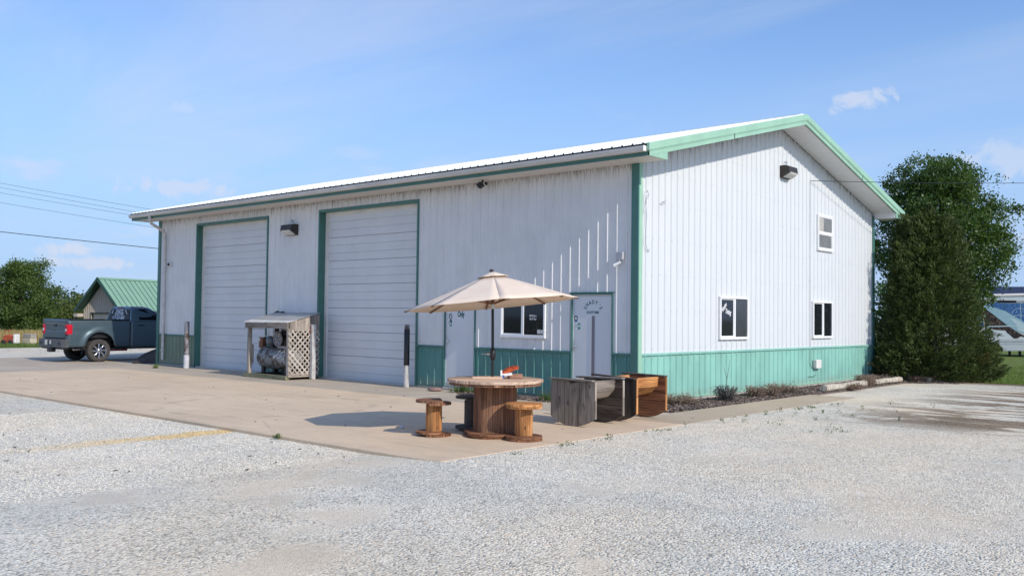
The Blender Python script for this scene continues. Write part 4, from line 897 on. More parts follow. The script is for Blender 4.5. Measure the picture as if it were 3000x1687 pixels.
for s in (1,-1):
    sidesurf('bed_side', -1.02, 1.035, lambda y: max(zb_bed(y), .50+max(0,(-.62-y))*.0), lambda y: 1.385, xs, paint, s, 40, 12)
    sidesurf('cab_lower', 1.06, 2.36, lambda y: .47, lambda y: 1.36, lambda y,z: .975+.025*math.sin(math.pi*min(1,max(0,(z-.42)/.95)))-.006*math.exp(-((z-.80)/.04)**2), paint, s, 16, 12)
    sidesurf('front_fender', 2.375, 4.55, arch(3.45,.485,.50), lambda y: 1.33-.06*max(0,y-3.4), lambda y,z: xs(y,z,3.45)-.10*max(0,(y-4.0))**2, paint, s, 36, 10)
Box('bed_rail', (.90,-1.0,1.385), (1.0,1.03,1.412), MT['black'], tr, .012); Box('bed_rail', (-1.0,-1.0,1.385), (-.90,1.03,1.412), MT['black'], tr, .012)
Box('bed_liner', (-.90,-.98,.80), (.90,1.03,.84), MT['black'], tr); Box('bed_liner', (-.92,.99,.80), (.92,1.03,1.37), MT['black'], tr); Box('bed_liner', (.875,-.98,.84), (.90,.99,1.37), MT['black'], tr); Box('bed_liner', (-.90,-.98,.84), (-.875,.99,1.37), MT['black'], tr)
# tailgate with a lip and a crease
m = MB(); P = [(.78,-1.035),(.80,-1.05),(1.0,-1.052),(1.02,-1.040),(1.24,-1.045),(1.28,-1.062),(1.37,-1.062),(1.405,-1.045),(1.405,-1.0),(.78,-1.0)]
V = [(s*.80,y,z) for s in (-1,1) for z, y in P]; n = len(P); m.add(V, [tuple(range(n)), tuple(range(n,2*n))[::-1]]+[(i,n+i,n+(i+1)%n,(i+1)%n) for i in range(n)]); tg = m.build('tailgate', paint, tr)
Box('handle', (-.10,-1.062,1.16), (.10,-1.044,1.24), MT['black'], tg, .008)
m = MB(); E = [(-.085,-.02),(-.03,-.02),(-.022,-.045),(.03,-.045),(.025,-.02),(.085,-.02),(.078,.02),(.022,.02),(.015,.045),(-.036,.045),(-.03,.02),(-.092,.02)]; m.prism([(x*1.12,y*1.15) for x,y in E], 0, .008, FACE_FRONT(-.02,-1.046,1.06)); m.build('emblem_rim', MT['chrome'], tg); m = MB(); m.prism([(x*.86,y*.8) for x,y in E], .007, .012, FACE_FRONT(-.02,-1.046,1.06)); m.build('emblem', MT['black'], tg)
for s in (1,-1):
    m = MB(); A, B_ = (.795,.985) if s > 0 else (-.985,-.795); m.box((A,-1.07,.90), (B_,-1.0,1.25), None, .03); lp = m.build('tail_lamp', lamp_red, tr)
    a2, b2_ = (.955,1.006) if s > 0 else (-1.006,-.955); Box('lamp_side', (a2,-1.06,.91), (b2_,-.90,1.24), lamp_red, lp, .02); a3, b3_ = (.83,.93) if s > 0 else (-.93,-.83); Box('reverse_lamp', (a3,-1.074,1.02), (b3_,-1.066,1.10), MT['white_ink'], lp, .004)
    a4, b4_ = (.80,.985) if s > 0 else (-.985,-.80); Box('corner_post', (a4,-1.05,.66), (b4_,-1.0,.895), paint, tr, .02); Box('corner_post', (a4,-1.05,1.255), (b4_,-1.0,1.40), paint, tr, .02)
m = MB(); P = [(-1.0,-1.02),(-1.0,-1.12),(-.90,-1.20),(.90,-1.20),(1.0,-1.12),(1.0,-1.02)]; m.prism(P, .49, .76); bp_ = m.build('rear_bumper', grey_pl, tr)
for s in (1,-1): Box('step_pocket', (s*.70-.10,-1.206,.57), (s*.70+.10,-1.196,.66), MT['black'], bp_, .01)
Box('licence_plate', (-.16,-1.208,.55), (.16,-1.199,.70), MT['black'], bp_); Box('sticker', (-.40,-1.207,.56), (-.23,-1.199,.72), MT['stop'], bp_); Box('sticker', (-.02,-1.212,.59), (.10,-1.2075,.71), MT['stop'], bp_); Box('hitch', (-.10,-1.26,.33), (.12,-1.05,.49), MT['black'], tr, .02); Box('valance', (-.95,-1.10,.42), (.95,-1.02,.50), MT['black'], tr, .02)
# cab greenhouse
belt, roofz = 1.36, 1.865
Lw = [(-.97,1.07),(.97,1.07),(.985,1.30),(.975,2.30),(.90,2.62),(-.90,2.62),(-.975,2.30),(-.985,1.30)]
Md = [(-.84,1.125),(.84,1.125),(.86,1.25),(.86,1.95),(.80,2.12),(-.80,2.12),(-.86,1.95),(-.86,1.25)]
Up = [(-.70,1.16),(.70,1.16),(.76,1.28),(.76,1.72),(.68,1.86),(-.68,1.86),(-.76,1.72),(-.76,1.28)]
Tp = [(-.60,1.24),(.60,1.24),(.62,1.32),(.62,1.62),(.56,1.72),(-.56,1.72),(-.62,1.62),(-.62,1.32)]
m = MB(); V = []
for ring, z in ((Lw,belt),(Md,1.62),(Up,1.81),(Tp,roofz)): V += [(x,y,z) for x,y in ring]
m.add(V, [(k*8+i, k*8+(i+1)%8, (k+1)*8+(i+1)%8, (k+1)*8+i) for k in range(3) for i in range(8)]+[tuple(range(24,32))], None, False); cb = m.build('cab', paint, tr); bv = cb.modifiers.new('b','BEVEL'); bv.width = .03; bv.segments = 3; bv.limit_method = 'ANGLE'; bv.angle_limit = R(12)
def rq(x, z, off=.012):   # a point just behind the cab's rear glass plane
    f = (z-belt)/(1.81-belt); return (x, 1.07+.085*f-off, z)
m = MB(); m.add([rq(-.80,1.41),rq(.80,1.41),rq(.66,1.755),rq(.60,1.775),rq(-.60,1.775),rq(-.66,1.755)], [(0,1,2,3,4,5)]); rg = m.build('rear_window', TGL, tr); md = rg.modifiers.new('t','SOLIDIFY'); md.thickness = .006
tilt = math.atan2(.085,.45)
for body, z, size, sx in (("SHADY'S",1.705,.150,.92),('KUSTOMS',1.595,.150,.92),('417-423-6880',1.470,.165,.95)):
    text_mesh('lettering', body, size, MT['white_ink'], rg, Matrix.Translation(rq(0,z,.017)) @ FACE_FRONT(0,0,0) @ Matrix.Rotation(-tilt,4,'X'), .001, .004, sx)
for s in (-1,1):
    m = MB(); m.box((-.10,-.022,0), (.10,.022,.003), Matrix.Translation(rq(s*.52,1.66,.019)) @ FACE_FRONT(0,0,0) @ Matrix.Rotation(s*R(-52),4,'Z')); m.build('decal_strip', MT['white_ink'], rg)
Box('brake_lamp', (-.18,1.135,1.81), (.18,1.16,1.835), lamp_red, cb, .006)
for s in (1,-1):
    m = MB()
    def sg(y, z, o=.010): f = (z-belt)/(1.81-belt); return (s*(.985-.225*f+o-.018*f*(1-f)*4), y, z)
    m.add([sg(1.36,1.40),sg(2.22,1.40),sg(2.18,1.48),sg(1.90,1.70),sg(1.72,1.765),sg(1.42,1.775),sg(1.36,1.72)], [tuple(range(7))[::1 if s > 0 else -1]]); m.build('side_window', TGL, tr)
    Box('door_handle', (s*.99-.012,1.30,1.20), (s*.99+.02,1.52,1.235), MT['black'], tr, .008)
    Box('mirror', (s*1.02-.02,2.18,1.38), (s*1.22+.02,2.30,1.58), MT['black'], tr, .03)
    Box('rocker_panel', (s*.93-.03,.55,.42), (s*.93+.03,2.95,.48), MT['black'], tr, .01)
    m = MB(); m.tube([(s*.996,1.048,.50),(s*1.003,1.048,.90),(s*.992,1.05,1.36)], .009, 6); m.build('body_seam', grey_pl, tr)
Box('hood', (-.90,2.60,1.28), (.90,4.50,1.36), paint, tr, .05); Box('grille', (-.85,4.50,.80), (.85,4.58,1.25), MT['chrome'], tr, .03); Box('front_bumper', (-.98,4.50,.48), (.98,4.68,.78), MT['chrome'], tr, .05)
Box('chassis', (-.55,-.95,.42), (.55,4.4,.62), MT['black'], tr, .02); Box('inner_body', (-.93,1.06,.45), (.93,2.5,1.35), MT['black'], tr); m = MB(); m.tube([(-.95,0,.375),(.95,0,.375)], .07, 10); m.build('axle', MT['black'], tr)
m = MB(); m.tube([(.62,.9,.42),(.66,-.3,.44),(.80,-.78,.42)], .035, 8); m.build('exhaust', MT['steel'], tr)
def wheel(x, y, s):
    w = bpy.data.objects.new('wheel', None); w.location = (x,y,.375); link(w, tr)
    A = Matrix.Rotation(R(90),4,'Y'); m = MB(); m.lathe([(.235,-.12),(.30,-.135),(.35,-.13),(.372,-.105),(.376,0),(.372,.105),(.35,.13),(.30,.135),(.235,.12)], 36, A)
    for k in range(30):
        a = 2*math.pi*k/30
        for zz in (-.085,.03): m.box((.366,-.020,zz), (.381,.020,zz+.06), A @ Matrix.Rotation(a+(.1 if zz > 0 else 0),4,'Z'))
    m.build('tyre', tyre_m, w); m = MB(); m.lathe([(.236,-.12),(.236,.12)], 32, A); m.lathe([(.236,.115*s),(.222,.10*s),(.215,.04*s)], 32, A); m.build('rim', MT['chrome'], w)
    m = MB(); m.lathe([(.215,.035*s),(.0,.035*s)], 24, A); m.build('brake', MT['black'], w)
    for k in range(8):
        a = 2*math.pi*k/8; m = MB(); m.tube([(s*.075,.045*math.cos(a),.045*math.sin(a)),(s*.105,.13*math.cos(a+.12),.13*math.sin(a+.12)),(s*.088,.222*math.cos(a),.222*math.sin(a))], [.034,.026,.030], 6); m.build('spoke', MT['chrome'], w)
    m = MB(); m.lathe([(.075,.06*s),(.072,.115*s),(.05,.135*s),(.0,.14*s)], 20, A); m.build('hub', MT['chrome'], w)
for y in (0,3.45):
    for s in (1,-1): wheel(s*.845, y, s)
Box('wheel_well', (-.93,-.5,.50), (-.60,.5,1.02), MT['black'], tr); Box('wheel_well', (.60,-.5,.50), (.74,.5,1.02), MT['black'], tr)
Box('red_bar', (.45,.50,.34), (.60,1.15,.42), plain('red_enamel', (.35,.02,.03), .4, 0, .1, 6), tr, .02)  # stand-in for an unidentified red object beyond the truck
# tarped heap at the far corner
m = MB(); V = []; nu, nv = 20, 9
for j in range(nv+1):
    for i in range(nu):
        a = 2*math.pi*i/nu; f = j/nv; rr = (1-f)**.75; wob = 1+.18*math.sin(3*a+f*4)+.08*math.sin(7*a)
        V.append((.62*rr*math.cos(a)*wob, .75*rr*math.sin(a)*wob, .47*f**.7*(1+.06*math.sin(5*a))))
m.add(V, [(j*nu+i, j*nu+(i+1)%nu, (j+1)*nu+(i+1)%nu, (j+1)*nu+i) for j in range(nv) for i in range(nu)], None, True); o = m.build('tarped_heap', plain('dusty_black_tarp', (.055,.045,.038), .7, 0, .5, 3, bump=.5, bscale=9), loc=(-19.25,.55,SLAB-.01)); tag(o, 'dark tarp-covered heap beside the far corner of the building', 'heap')

# ---------------------------------------------------------------- foliage
def leaf_quads(P, D, ln, wd, jit=.6):
    n = len(P); D = D + rng.normal(0, jit, (n,3)); D /= np.linalg.norm(D, axis=1)[:,None]+1e-9
    T = np.cross(D, rng.normal(0, 1, (n,3))); T /= np.linalg.norm(T, axis=1)[:,None]+1e-9
    ln = (ln*rng.uniform(.65,1.35,n))[:,None]; wd = (wd*rng.uniform(.7,1.3,n))[:,None]
    V = np.stack([P-D*ln*.5, P+T*wd*.5+D*ln*.05, P+D*ln*.5, P-T*wd*.5+D*ln*.05], 1).reshape(-1,3); return V, np.arange(4*n).reshape(-1,4)
def blob_crown(name, parent, mat, blobs, n_clump, per, sig, leaf, seed=1, inner=.25):
    P = []; D = []; tint = []
    w = np.array([b[3]*b[4]*b[5] for b in blobs])**.67; w /= w.sum()
    for b, k in zip(blobs, rng.multinomial(n_clump, w)):
        c = np.array(b[:3]); r = np.array(b[3:6]); d = rng.normal(0,1,(k,3)); d /= np.linalg.norm(d,axis=1)[:,None]
        rad = np.where(rng.random(k) < inner, rng.uniform(.3,.8,k), rng.uniform(.84,1.02,k))[:,None]
        q = c+d*r*rad; s = sig*rng.uniform(.6,1.4,k)
        tk = rng.uniform(0,1,k)
        for i in range(k):
            p = q[i]+rng.normal(0,s[i],(per,3))*np.array([1,1,.75]); P.append(p); D.append(np.repeat((d[i]*.5+np.array([0,0,.25]))[None],per,0)); tint.append(np.clip(tk[i]*.7+rng.uniform(0,.3,per),0,1))
    P = np.concatenate(P); D = np.concatenate(D); tint = np.concatenate(tint); V, Q = leaf_quads(P, D, leaf, leaf*.62, .9)
    return np_mesh(name, V, Q, mat, parent, tint)
BARK = plain('bark', (.10,.08,.065), .95, 0, .3, 9, bump=.8, bscale=24, stretch=(1,1,.3))
def trunk_limbs(parent, base, top, r0, spots, seed=0):
    m = MB(); b = Vector(base); t = Vector(top); m.tube([b, b.lerp(t,.35)+Vector((.05,.04,0)), b.lerp(t,.7), t], [r0,r0*.8,r0*.55,r0*.25], 9)
    for p in spots:
        p = Vector(p); s = b.lerp(t, random.uniform(.3,.85)); mid = s.lerp(p,.5)+Vector((0,0,.25)); m.tube([s,mid,p], [r0*.36,r0*.22,r0*.06], 6)
    return m.build('trunk', BARK, parent)
L_DARK = leaf_mat('broadleaf_dark', (.040,.080,.014), (.105,.170,.038), .32, .40); L_CEDAR = leaf_mat('cedar_foliage', (.040,.064,.018), (.110,.140,.042), .25, .6, (.13,.09,.03)); L_MID = leaf_mat('field_tree_leaves', (.055,.100,.020), (.135,.195,.050), .38, .5); L_LIGHT = leaf_mat('bush_leaves', (.085,.125,.030), (.17,.205,.06), .35, .5); L_FAR = leaf_mat('far_leaves', (.035,.060,.030), (.06,.09,.042), .2, .7)
def tree(name, loc, label, blobs, mat, n_clump, per, sig, leaf, trunk_r, group=None, cat='tree'):
    t = tag(empty(name, loc), label, cat, group); blob_crown('crown', t, mat, blobs, n_clump, per, sig, leaf)
    zt_ = max(b[2] for b in blobs); trunk_limbs(t, (0,0,-.1), (0,0,zt_*.8), trunk_r, [(b[0]*.85,b[1]*.85,b[2]) for b in blobs[::2]]); return t
def mk_blobs(n, rx, ry, z0, z1, r, seed, squash=.8):
    g = np.random.default_rng(seed); out = []
    for k in range(n):
        f = (k+.5)/n; z = z0+(z1-z0)*f; e = math.sqrt(max(.05, 1-((f-.42)/.62)**2)); a = k*2.4; q = g.uniform(.35,.95)
        out.append((rx*e*q*math.cos(a), ry*e*q*math.sin(a), z, r*g.uniform(.8,1.2), r*g.uniform(.8,1.2), r*squash*g.uniform(.8,1.15)))
    return out
tree('broadleaf_tree', (-.95,21.4,-.1), 'tall dark green broadleaf tree with rounded crown behind the building', mk_blobs(34, 2.1, 2.1, 2.2, 7.25, .92, 3), L_DARK, 1900, 46, .145, .098, .19)
tree('field_tree', (-69.9,15.0,-.72), 'big ragged green tree at the left edge beyond the tall grass', [(x*1.0,y*1.0,z,a,b_,c) for x,y,z,a,b_,c in mk_blobs(20, 2.9, 2.9, .9, 5.95, .92, 5, .75)], L_MID, 820, 30, .24, .17, .22)
tree('field_tree', (-76.5,9.2,-.72), 'green tree cut off by the left picture edge', mk_blobs(16, 3.0, 3.0, 1.0, 4.6, 1.1, 8, .8), L_MID, 450, 30, .32, .22, .22)
for k, (x, y, h, r, lb) in enumerate(((-78.9,19.4,2.9,1.9,'pale green bush right behind the big ragged tree'), (-77.6,22.0,3.2,1.9,'pale green bush between the ragged tree and the green-roofed garage'), (-75.5,24.6,2.7,1.7,'pale green bush mostly hidden by the green-roofed garage'))):
    tree('bush', (x,y,-.72), lb, mk_blobs(9, r, r, .5, h, .8, 20+k, .8), L_LIGHT, 260, 26, .28, .20, .08, 'pale bushes along the field', 'bush')
tree('field_tree', (-14.5,60.2,-.1), 'distant small tree showing above the navy roof beside the cedar', mk_blobs(12, 2.6, 2.6, 1.5, 4.9, 1.1, 31, .8), L_DARK, 330, 26, .34, .24, .2)
# cedar: many upswept plumes
def cedar(loc, label):
    t = tag(empty('cedar_tree', loc), label, 'tree'); P = []; D = []; tint = []
    zs = np.array([0,.5,1.0,2.0,3.0,3.8,4.45,4.75]); rs_ = np.array([1.22,1.38,1.32,1.00,.86,.74,.42,.08])
    g = np.random.default_rng(11); N = 1750
    for k in range(N):
        z = (g.uniform(.02,1)**.85*4.55 if k % 5 else g.uniform(.05,.9)); a = g.uniform(0,2*math.pi); lump = 1+.15*math.sin(2*a+1.3*z+.6)+.12*math.sin(5*a-2.3*z)+.07*math.sin(9*a+3.1*z)+(.06 if math.cos(a-.2) > .3 and z < 1.6 else 0)
        r = np.interp(z, zs, rs_)*lump*(g.uniform(.80,1.05) if g.random() < .72 else g.uniform(.30,.8)); up = .55+.5*z/4.6
        d = np.array([math.cos(a),math.sin(a),up]); d /= np.linalg.norm(d); L_ = g.uniform(.30,.66)*(1.55 if k % 9 == 0 else 1)
        b = np.array([r*math.cos(a),r*math.sin(a),z])-d*L_*.35; n = 46; s = g.uniform(0,1,n)**.8
        sp_ = (.15*(1-s*.8))[:,None]; p = b+d*(s*L_)[:,None]+g.normal(0,1,(n,3))*sp_*np.array([1,1,.6]); P.append(p)
        D.append(np.repeat(d[None],n,0)+g.normal(0,.25,(n,3))); tk = g.uniform(0,1); tint.append(np.clip(tk*.65+.35*g.random(n)*(.4+.6*s),0,1) if k % 60 else np.full(n,.96))
    for (dx,dy,h,n) in ((.1,-.1,.85,700),(-.35,.25,.55,450),(.55,.2,.4,350)):   # leaders at the top
        s = g.uniform(0,1,n); ang = g.uniform(0,6.28,n); rr = (.42*(1-s)+.04)*np.sqrt(g.random(n)); P.append(np.stack([dx+rr*np.cos(ang),dy+rr*np.sin(ang),3.9+s*h+.3],1)); D.append(np.stack([np.cos(ang)*.4,np.sin(ang)*.4,np.ones(n)],1)); tint.append(g.random(n))
    P = np.concatenate(P); D = np.concatenate(D); P[:,2] = np.maximum(P[:,2], .03); V, Q = leaf_quads(P, D, .115, .036, .30); np_mesh('crown', V, Q, L_CEDAR, t, np.concatenate(tint))
    trunk_limbs(t, (0,.5,-.1), (0,.2,4.2), .11, [(1.2*math.cos(a),1.2*math.sin(a),.6+.25*a) for a in (0,1,2,3,4,5)])
    return t
cedar((1.26,12.95,-.08), 'dense dark cedar tree growing at the right corner of the building')
def far_woods():
    blobs = []; g = np.random.default_rng(5)
    for k in range(150):
        a = R(98+g.uniform(-48,46)); d = g.uniform(225,330); x, y = 9.7+d*math.cos(a+R(35)), -14.6+d*math.sin(a+R(35)); blobs.append((x,y,zt(x,y)+g.uniform(1.5,4.2),g.uniform(6,11),g.uniform(6,11),g.uniform(2.2,4.2)))
    return stuff(blob_crown('far_woods', None, L_FAR, blobs, 1500, 22, 1.1, 1.1, inner=.1), 'dark line of distant woods along the horizon', 'woods')
far_woods()
def blades(name, mat, pts, hmin, hmax, w, lean, label, cat, seed=3):
    g = np.random.default_rng(seed); P = np.array(pts); n = len(P); h = g.uniform(hmin,hmax,n); a = g.uniform(0,6.28,n); l = g.normal(0,lean,(n,2))*h[:,None]
    dx = np.cos(a)*w; dy = np.sin(a)*w; B = P
    V = np.zeros((n,4,3)); V[:,0] = B+np.stack([dx,dy,0*dx],1); V[:,1] = B-np.stack([dx,dy,0*dx],1); V[:,2] = B+np.stack([l[:,0]-dx*.3,l[:,1]-dy*.3,h],1); V[:,3] = B+np.stack([l[:,0]+dx*.3,l[:,1]+dy*.3,h],1)
    return stuff(np_mesh(name, V.reshape(-1,3), np.arange(4*n).reshape(-1,4), mat, None, g.random(n)), label, cat)
G_DRY = leaf_mat('dry_grass', (.34,.25,.10), (.50,.39,.18), .3, .8); G_GREEN = leaf_mat('green_grass', (.09,.15,.03), (.17,.23,.06), .3, .7); G_LAWN = leaf_mat('lawn_grass', (.12,.19,.035), (.20,.27,.07), .3, .7); G_DEAD = leaf_mat('dead_stalks', (.15,.10,.075), (.34,.25,.20), .1, .9); G_MULCH = leaf_mat('mulch_chips', (.08,.06,.05), (.30,.235,.20), 0.0, .9); G_WEED = leaf_mat('weed_leaves', (.05,.095,.02), (.12,.17,.05), .25, .6)
g = np.random.default_rng(2)
def area(n, x0, x1, y0, y1, off=0): 
    x = g.uniform(x0,x1,n); y = g.uniform(y0,y1,n); return [(a,b_,zt(a,b_)+off) for a,b_ in zip(x,y)]
blades('tall_dry_grass', G_DRY, area(30000,-66,-48.5,-2,24,-.03), .40, 1.0, .016, .30, 'tall straw-coloured grass below the big tree', 'grass', 4)
blades('short_green_grass', G_GREEN, area(18000,-49.5,-40.5,-6,20,-.03), .06, .26, .014, .5, 'short green grass along the edge of the gravel', 'grass', 5)
blades('lawn_grass', G_LAWN, [(x,y,-.07) for x,y in zip(g.uniform(1,12,30000), 12.9+g.random(30000)**1.6*20)], .04, .10, .008, .5, 'mown green lawn in front of the box truck', 'grass', 6)

# ---------------------------------------------------------------- planting beds, logs, weeds
def chips(name, n, x0, x1, y0, y1, z, label):
    x = g.uniform(x0,x1,n); y = g.uniform(y0,y1,n); P = np.stack([x,y,np.full(n,z)+g.uniform(0,.03,n)],1); D = g.normal(0,1,(n,3))*np.array([1,1,.45]); V, Q = leaf_quads(P, D, .085, .022, .1); return stuff(np_mesh(name, V, Q, G_MULCH, None, g.random(n)), label, 'mulch')
chips('mulch', 15000, .05, 1.10, -.55, 12.6, -.062, 'brown bark mulch along the foot of the gable wall'); chips('mulch', 3600, .4, 2.4, 11.6, 14.6, -.062, 'brown litter under the cedar'); chips('mulch', 2600, -4.2, -1.52, -.64, -.02, -.062, 'brown bark mulch below the front window')
def dry_shrub(x, y, r, h, n, mat, label, nm='dry_shrub', cat='shrub'):
    t = tag(empty(nm, (x,y,-.06)), label, cat, 'dead plants in the gable bed'); a = g.uniform(0,6.28,n); q = np.sqrt(g.random(n))*r*.5; B = np.stack([q*np.cos(a),q*np.sin(a),np.zeros(n)],1)
    hh = h*g.uniform(.4,1,n); out = np.stack([np.cos(a)*r*.7*g.random(n),np.sin(a)*r*.7*g.random(n),hh],1); w = .006; dx = np.stack([-np.sin(a)*w,np.cos(a)*w,0*a],1)
    V = np.stack([B-dx,B+dx,B+out+dx*.4,B+out-dx*.4],1).reshape(-1,3); np_mesh('stems', V, np.arange(4*n).reshape(-1,4), mat, t, g.random(n))
    k = n*2; P = np.repeat(B+out*.8,2,0)+g.normal(0,.03,(k,3)); P[:,2] = np.maximum(P[:,2],.01); V, Q = leaf_quads(P, g.normal(0,1,(k,3)), .05, .016, .2); np_mesh('leaves', V, Q, mat, t, g.random(k)); return t
G_SHRUB = leaf_mat('grey_dead_shrub', (.055,.05,.05), (.15,.135,.13), .05, .9)
dry_shrub(.62,2.32,.30,.34,240,G_SHRUB,'dark grey dead shrub by the walk under the left gable window'); dry_shrub(.60,3.65,.26,.26,240,G_DEAD,'reddish brown dry clump just past the dark dead shrub'); dry_shrub(.72,4.15,.20,.20,160,G_DEAD,'small dry clump at the edge of the walk'); dry_shrub(.50,5.15,.42,.22,320,G_DEAD,'low wide dry clump near the end of the walk'); dry_shrub(.30,1.0,.42,.20,300,G_DEAD,'flat withered grass clump by the orange rocker'); dry_shrub(.98,9.05,.34,.32,260,G_DEAD,'dry brown tuft growing between the two white logs'); dry_shrub(1.25,7.6,.25,.16,160,G_DEAD,'low dry tuft in front of the nearer white log'); dry_shrub(.5,11.0,.6,.2,320,G_DEAD,'spreading dead growth near the cedar'); dry_shrub(1.3,12.0,.4,.18,240,G_DEAD,'dead growth around the short log ends')
m = MB(); m.tube([(.62,2.3,-.05),(.66,2.28,.4),(.72,2.30,.78)], [.008,.006,.002], 5); m.tube([(.66,2.28,.4),(.60,2.24,.66)], [.005,.002], 5); o = m.build('dead_stalk', BARK); tag(o, 'thin bare stalk rising from the dark dead shrub', 'stalk')
log_m = NT('bleached_log'); v = log_m.coord('Object', (9,9,1)); nz = log_m.noise(v, 2.2, 5, .65); log_m.bump(nz, .5, .02); log_m.fin(log_m.mix(log_m.rng(nz, .35, .62), (.25,.215,.17), (.60,.54,.45)), .9, 0.0, .2); log_m = log_m.m
def log(p, q, r, label):
    p, q = Vector(p), Vector(q); n = 7; pts = [p.lerp(q, i/n)+Vector((random.uniform(-.015,.015),random.uniform(-.01,.01),random.uniform(-.008,.008))) for i in range(n+1)]; m = MB(); m.tube(pts, [r*random.uniform(.9,1.05) for _ in pts], 11); o = m.build('log', log_m); tag(o, label, 'log', 'bleached border logs')
log((1.02,6.25,.03), (.98,9.0,.02), .085, 'long white bleached log at the end of the concrete walk'); log((.98,9.25,.02), (1.05,11.3,.03), .075, 'white log lying beyond the dry tuft'); log((1.10,12.05,-.02), (.95,12.25,.09), .07, 'short upright log stub near the cedar'); log((1.62,11.95,.0), (1.42,12.2,.02), .07, 'short log end at the foot of the cedar')
def rock(x, y, z, sx, sy, sz, mat, label, rz=0):
    m = MB(); V = []; gg = np.random.default_rng(int(abs(x*100)))
    for j in range(7):
        for i in range(12):
            a = 2*math.pi*i/12; t = math.pi*j/6; k = 1+.12*gg.normal(); V.append((sx*math.sin(t)*math.cos(a)*k, sy*math.sin(t)*math.sin(a)*k, sz*(1-math.cos(t))*.5))
    m.add(V, [(j*12+i, j*12+(i+1)%12, (j+1)*12+(i+1)%12, (j+1)*12+i) for j in range(6) for i in range(12)], None, True); o = m.build('rock', mat, mw=Matrix.Translation((x,y,z)) @ Matrix.Rotation(rz,4,'Z')); tag(o, label, 'rock')
rock(-4.93,-.52,SLAB-.005,.17,.08,.09, plain('red_stone', (.27,.17,.15), .8, 0, .2, 9), 'flat reddish stone lying on the apron by the Only door', R(40)); rock(-.42,-5.52,SLAB-.005,.045,.03,.045, plain('white_stone', (.60,.60,.60), .8, 0, .15, 9), 'small white stone in the umbrella shadow')
def tuft(x, y, z, n, r, h, mat, label, nm='weed', grp='weeds in the paving'):
    a = g.uniform(0,6.28,n); q = g.random(n)*r; P = np.stack([x+q*np.cos(a),y+q*np.sin(a),np.full(n,z)],1); hh = h*g.uniform(.4,1,n); l = g.normal(0,.3,(n,2))*hh[:,None]; w = .006
    V = np.zeros((n,4,3)); dx = np.stack([np.cos(a+1)*w,np.sin(a+1)*w,0*a],1); V[:,0] = P-dx; V[:,1] = P+dx; V[:,2] = P+np.stack([l[:,0],l[:,1],hh],1)+dx*.3; V[:,3] = P+np.stack([l[:,0],l[:,1],hh],1)-dx*.3
    o = np_mesh(nm, V.reshape(-1,3), np.arange(4*n).reshape(-1,4), mat, None, g.random(n)); tag(o, label, 'weed', grp) if label else None; return o
tuft(-4.30,-.30,SLAB,260,.30,.20,G_WEED,'clump of green grass in front of the Only door threshold'); tuft(-1.75,-.52,-.06,120,.16,.22,G_WEED,'green weed at the end of the front bed by the grey rocker'); tuft(-16.4,-1.05,SLAB,60,.10,.16,G_GREEN,'small tuft in the slab joint near the rusty bollard'); tuft(-.95,-7.30,-.08,50,.06,.07,G_WEED,'tiny weed on the slab edge by the yellow line')
def weeds():
    P = []; D = []; spots = [(2.35+abs(g.normal(0,.10)), g.uniform(-6.3,4.2)) for _ in range(26)]+[(g.uniform(2.5,4.6), g.uniform(-1.6,4.5)) for _ in range(30)]+[(g.uniform(-37,-29), g.uniform(-6,6)) for _ in range(110)]
    for x, y in spots:
        n = int(g.integers(6,20)); r = g.uniform(.012,.045)*(2.2 if x < 0 else 1); h = g.uniform(.02,.085)*(1.6 if x < 0 else 1); P.append(np.stack([x+g.normal(0,r,n),y+g.normal(0,r,n),zt(x,y)+.005+g.random(n)*h],1)); D.append(g.normal(0,1,(n,3))+np.array([0,0,.8]))
    P = np.concatenate(P); V, Q = leaf_quads(P, np.concatenate(D), .036, .012, .3); return stuff(np_mesh('gravel_weeds', V, Q, G_WEED, None, g.random(len(P))), 'small green weeds sprouting in the gravel', 'weeds')
weeds()

def litter():
    n = 150; m_ = 34; x = np.concatenate([g.uniform(-9,9,n), g.uniform(-14,2,m_)]); y = np.concatenate([g.uniform(-13,-7.4,n), g.uniform(-7.2,-.8,m_)])
    keep = ~((x > 2.2) & (y > -7.2)); x, y = x[keep], y[keep]; z = np.where(y > -7.27, SLAB+.004, -.088); P = np.stack([x,y,z+.004],1); D = g.normal(0,1,(len(x),3))*np.array([1,1,.12]); V, Q = leaf_quads(P, D, .055, .018, .02)
    return stuff(np_mesh('leaf_litter', V, Q, G_MULCH, None, g.random(len(x))*.5), 'scattered dry leaves and twigs on the yard', 'litter')
litter()

# ---------------------------------------------------------------- things beyond
def ridge_obj(): pass
ga = tag(empty('garage', (-58.45,16.05,-.70), R(15)), 'small tan garage with steep green metal roof behind the pickup truck', 'garage')
tan = plain('tan_metal_siding', (.50,.435,.365), .6, 0, .06, 3, stretch=(14,14,.3)); groof = plain('green_standing_seam', (.22,.37,.265), .45, 0, .05, 1); gdark = plain('dark_green_trim', (.035,.085,.065), .5, 0, .1, 2)
HW, EH, RH, LN = 2.15, 2.45, 2.50, 9.0
m = MB(); m.prism([(-HW,0),(-1.35,0),(-1.35,2.22),(1.35,2.22),(1.35,0),(HW,0),(HW,EH),(0,EH+HW*1.0),(-HW,EH)], -.12, 0, Matrix(((1,0,0,0),(0,0,-1,.6),(0,1,0,0),(0,0,0,1)))); m.build('gable_wall', tan, ga)
for k in range(22):
    x = -HW+.1+k*.2; top = EH+HW-abs(x)-.1
    z0 = 2.26 if abs(x) < 1.42 else .02
    Box('siding_rib', (x-.012,.575,z0), (x+.012,.6,top), tan, ga)
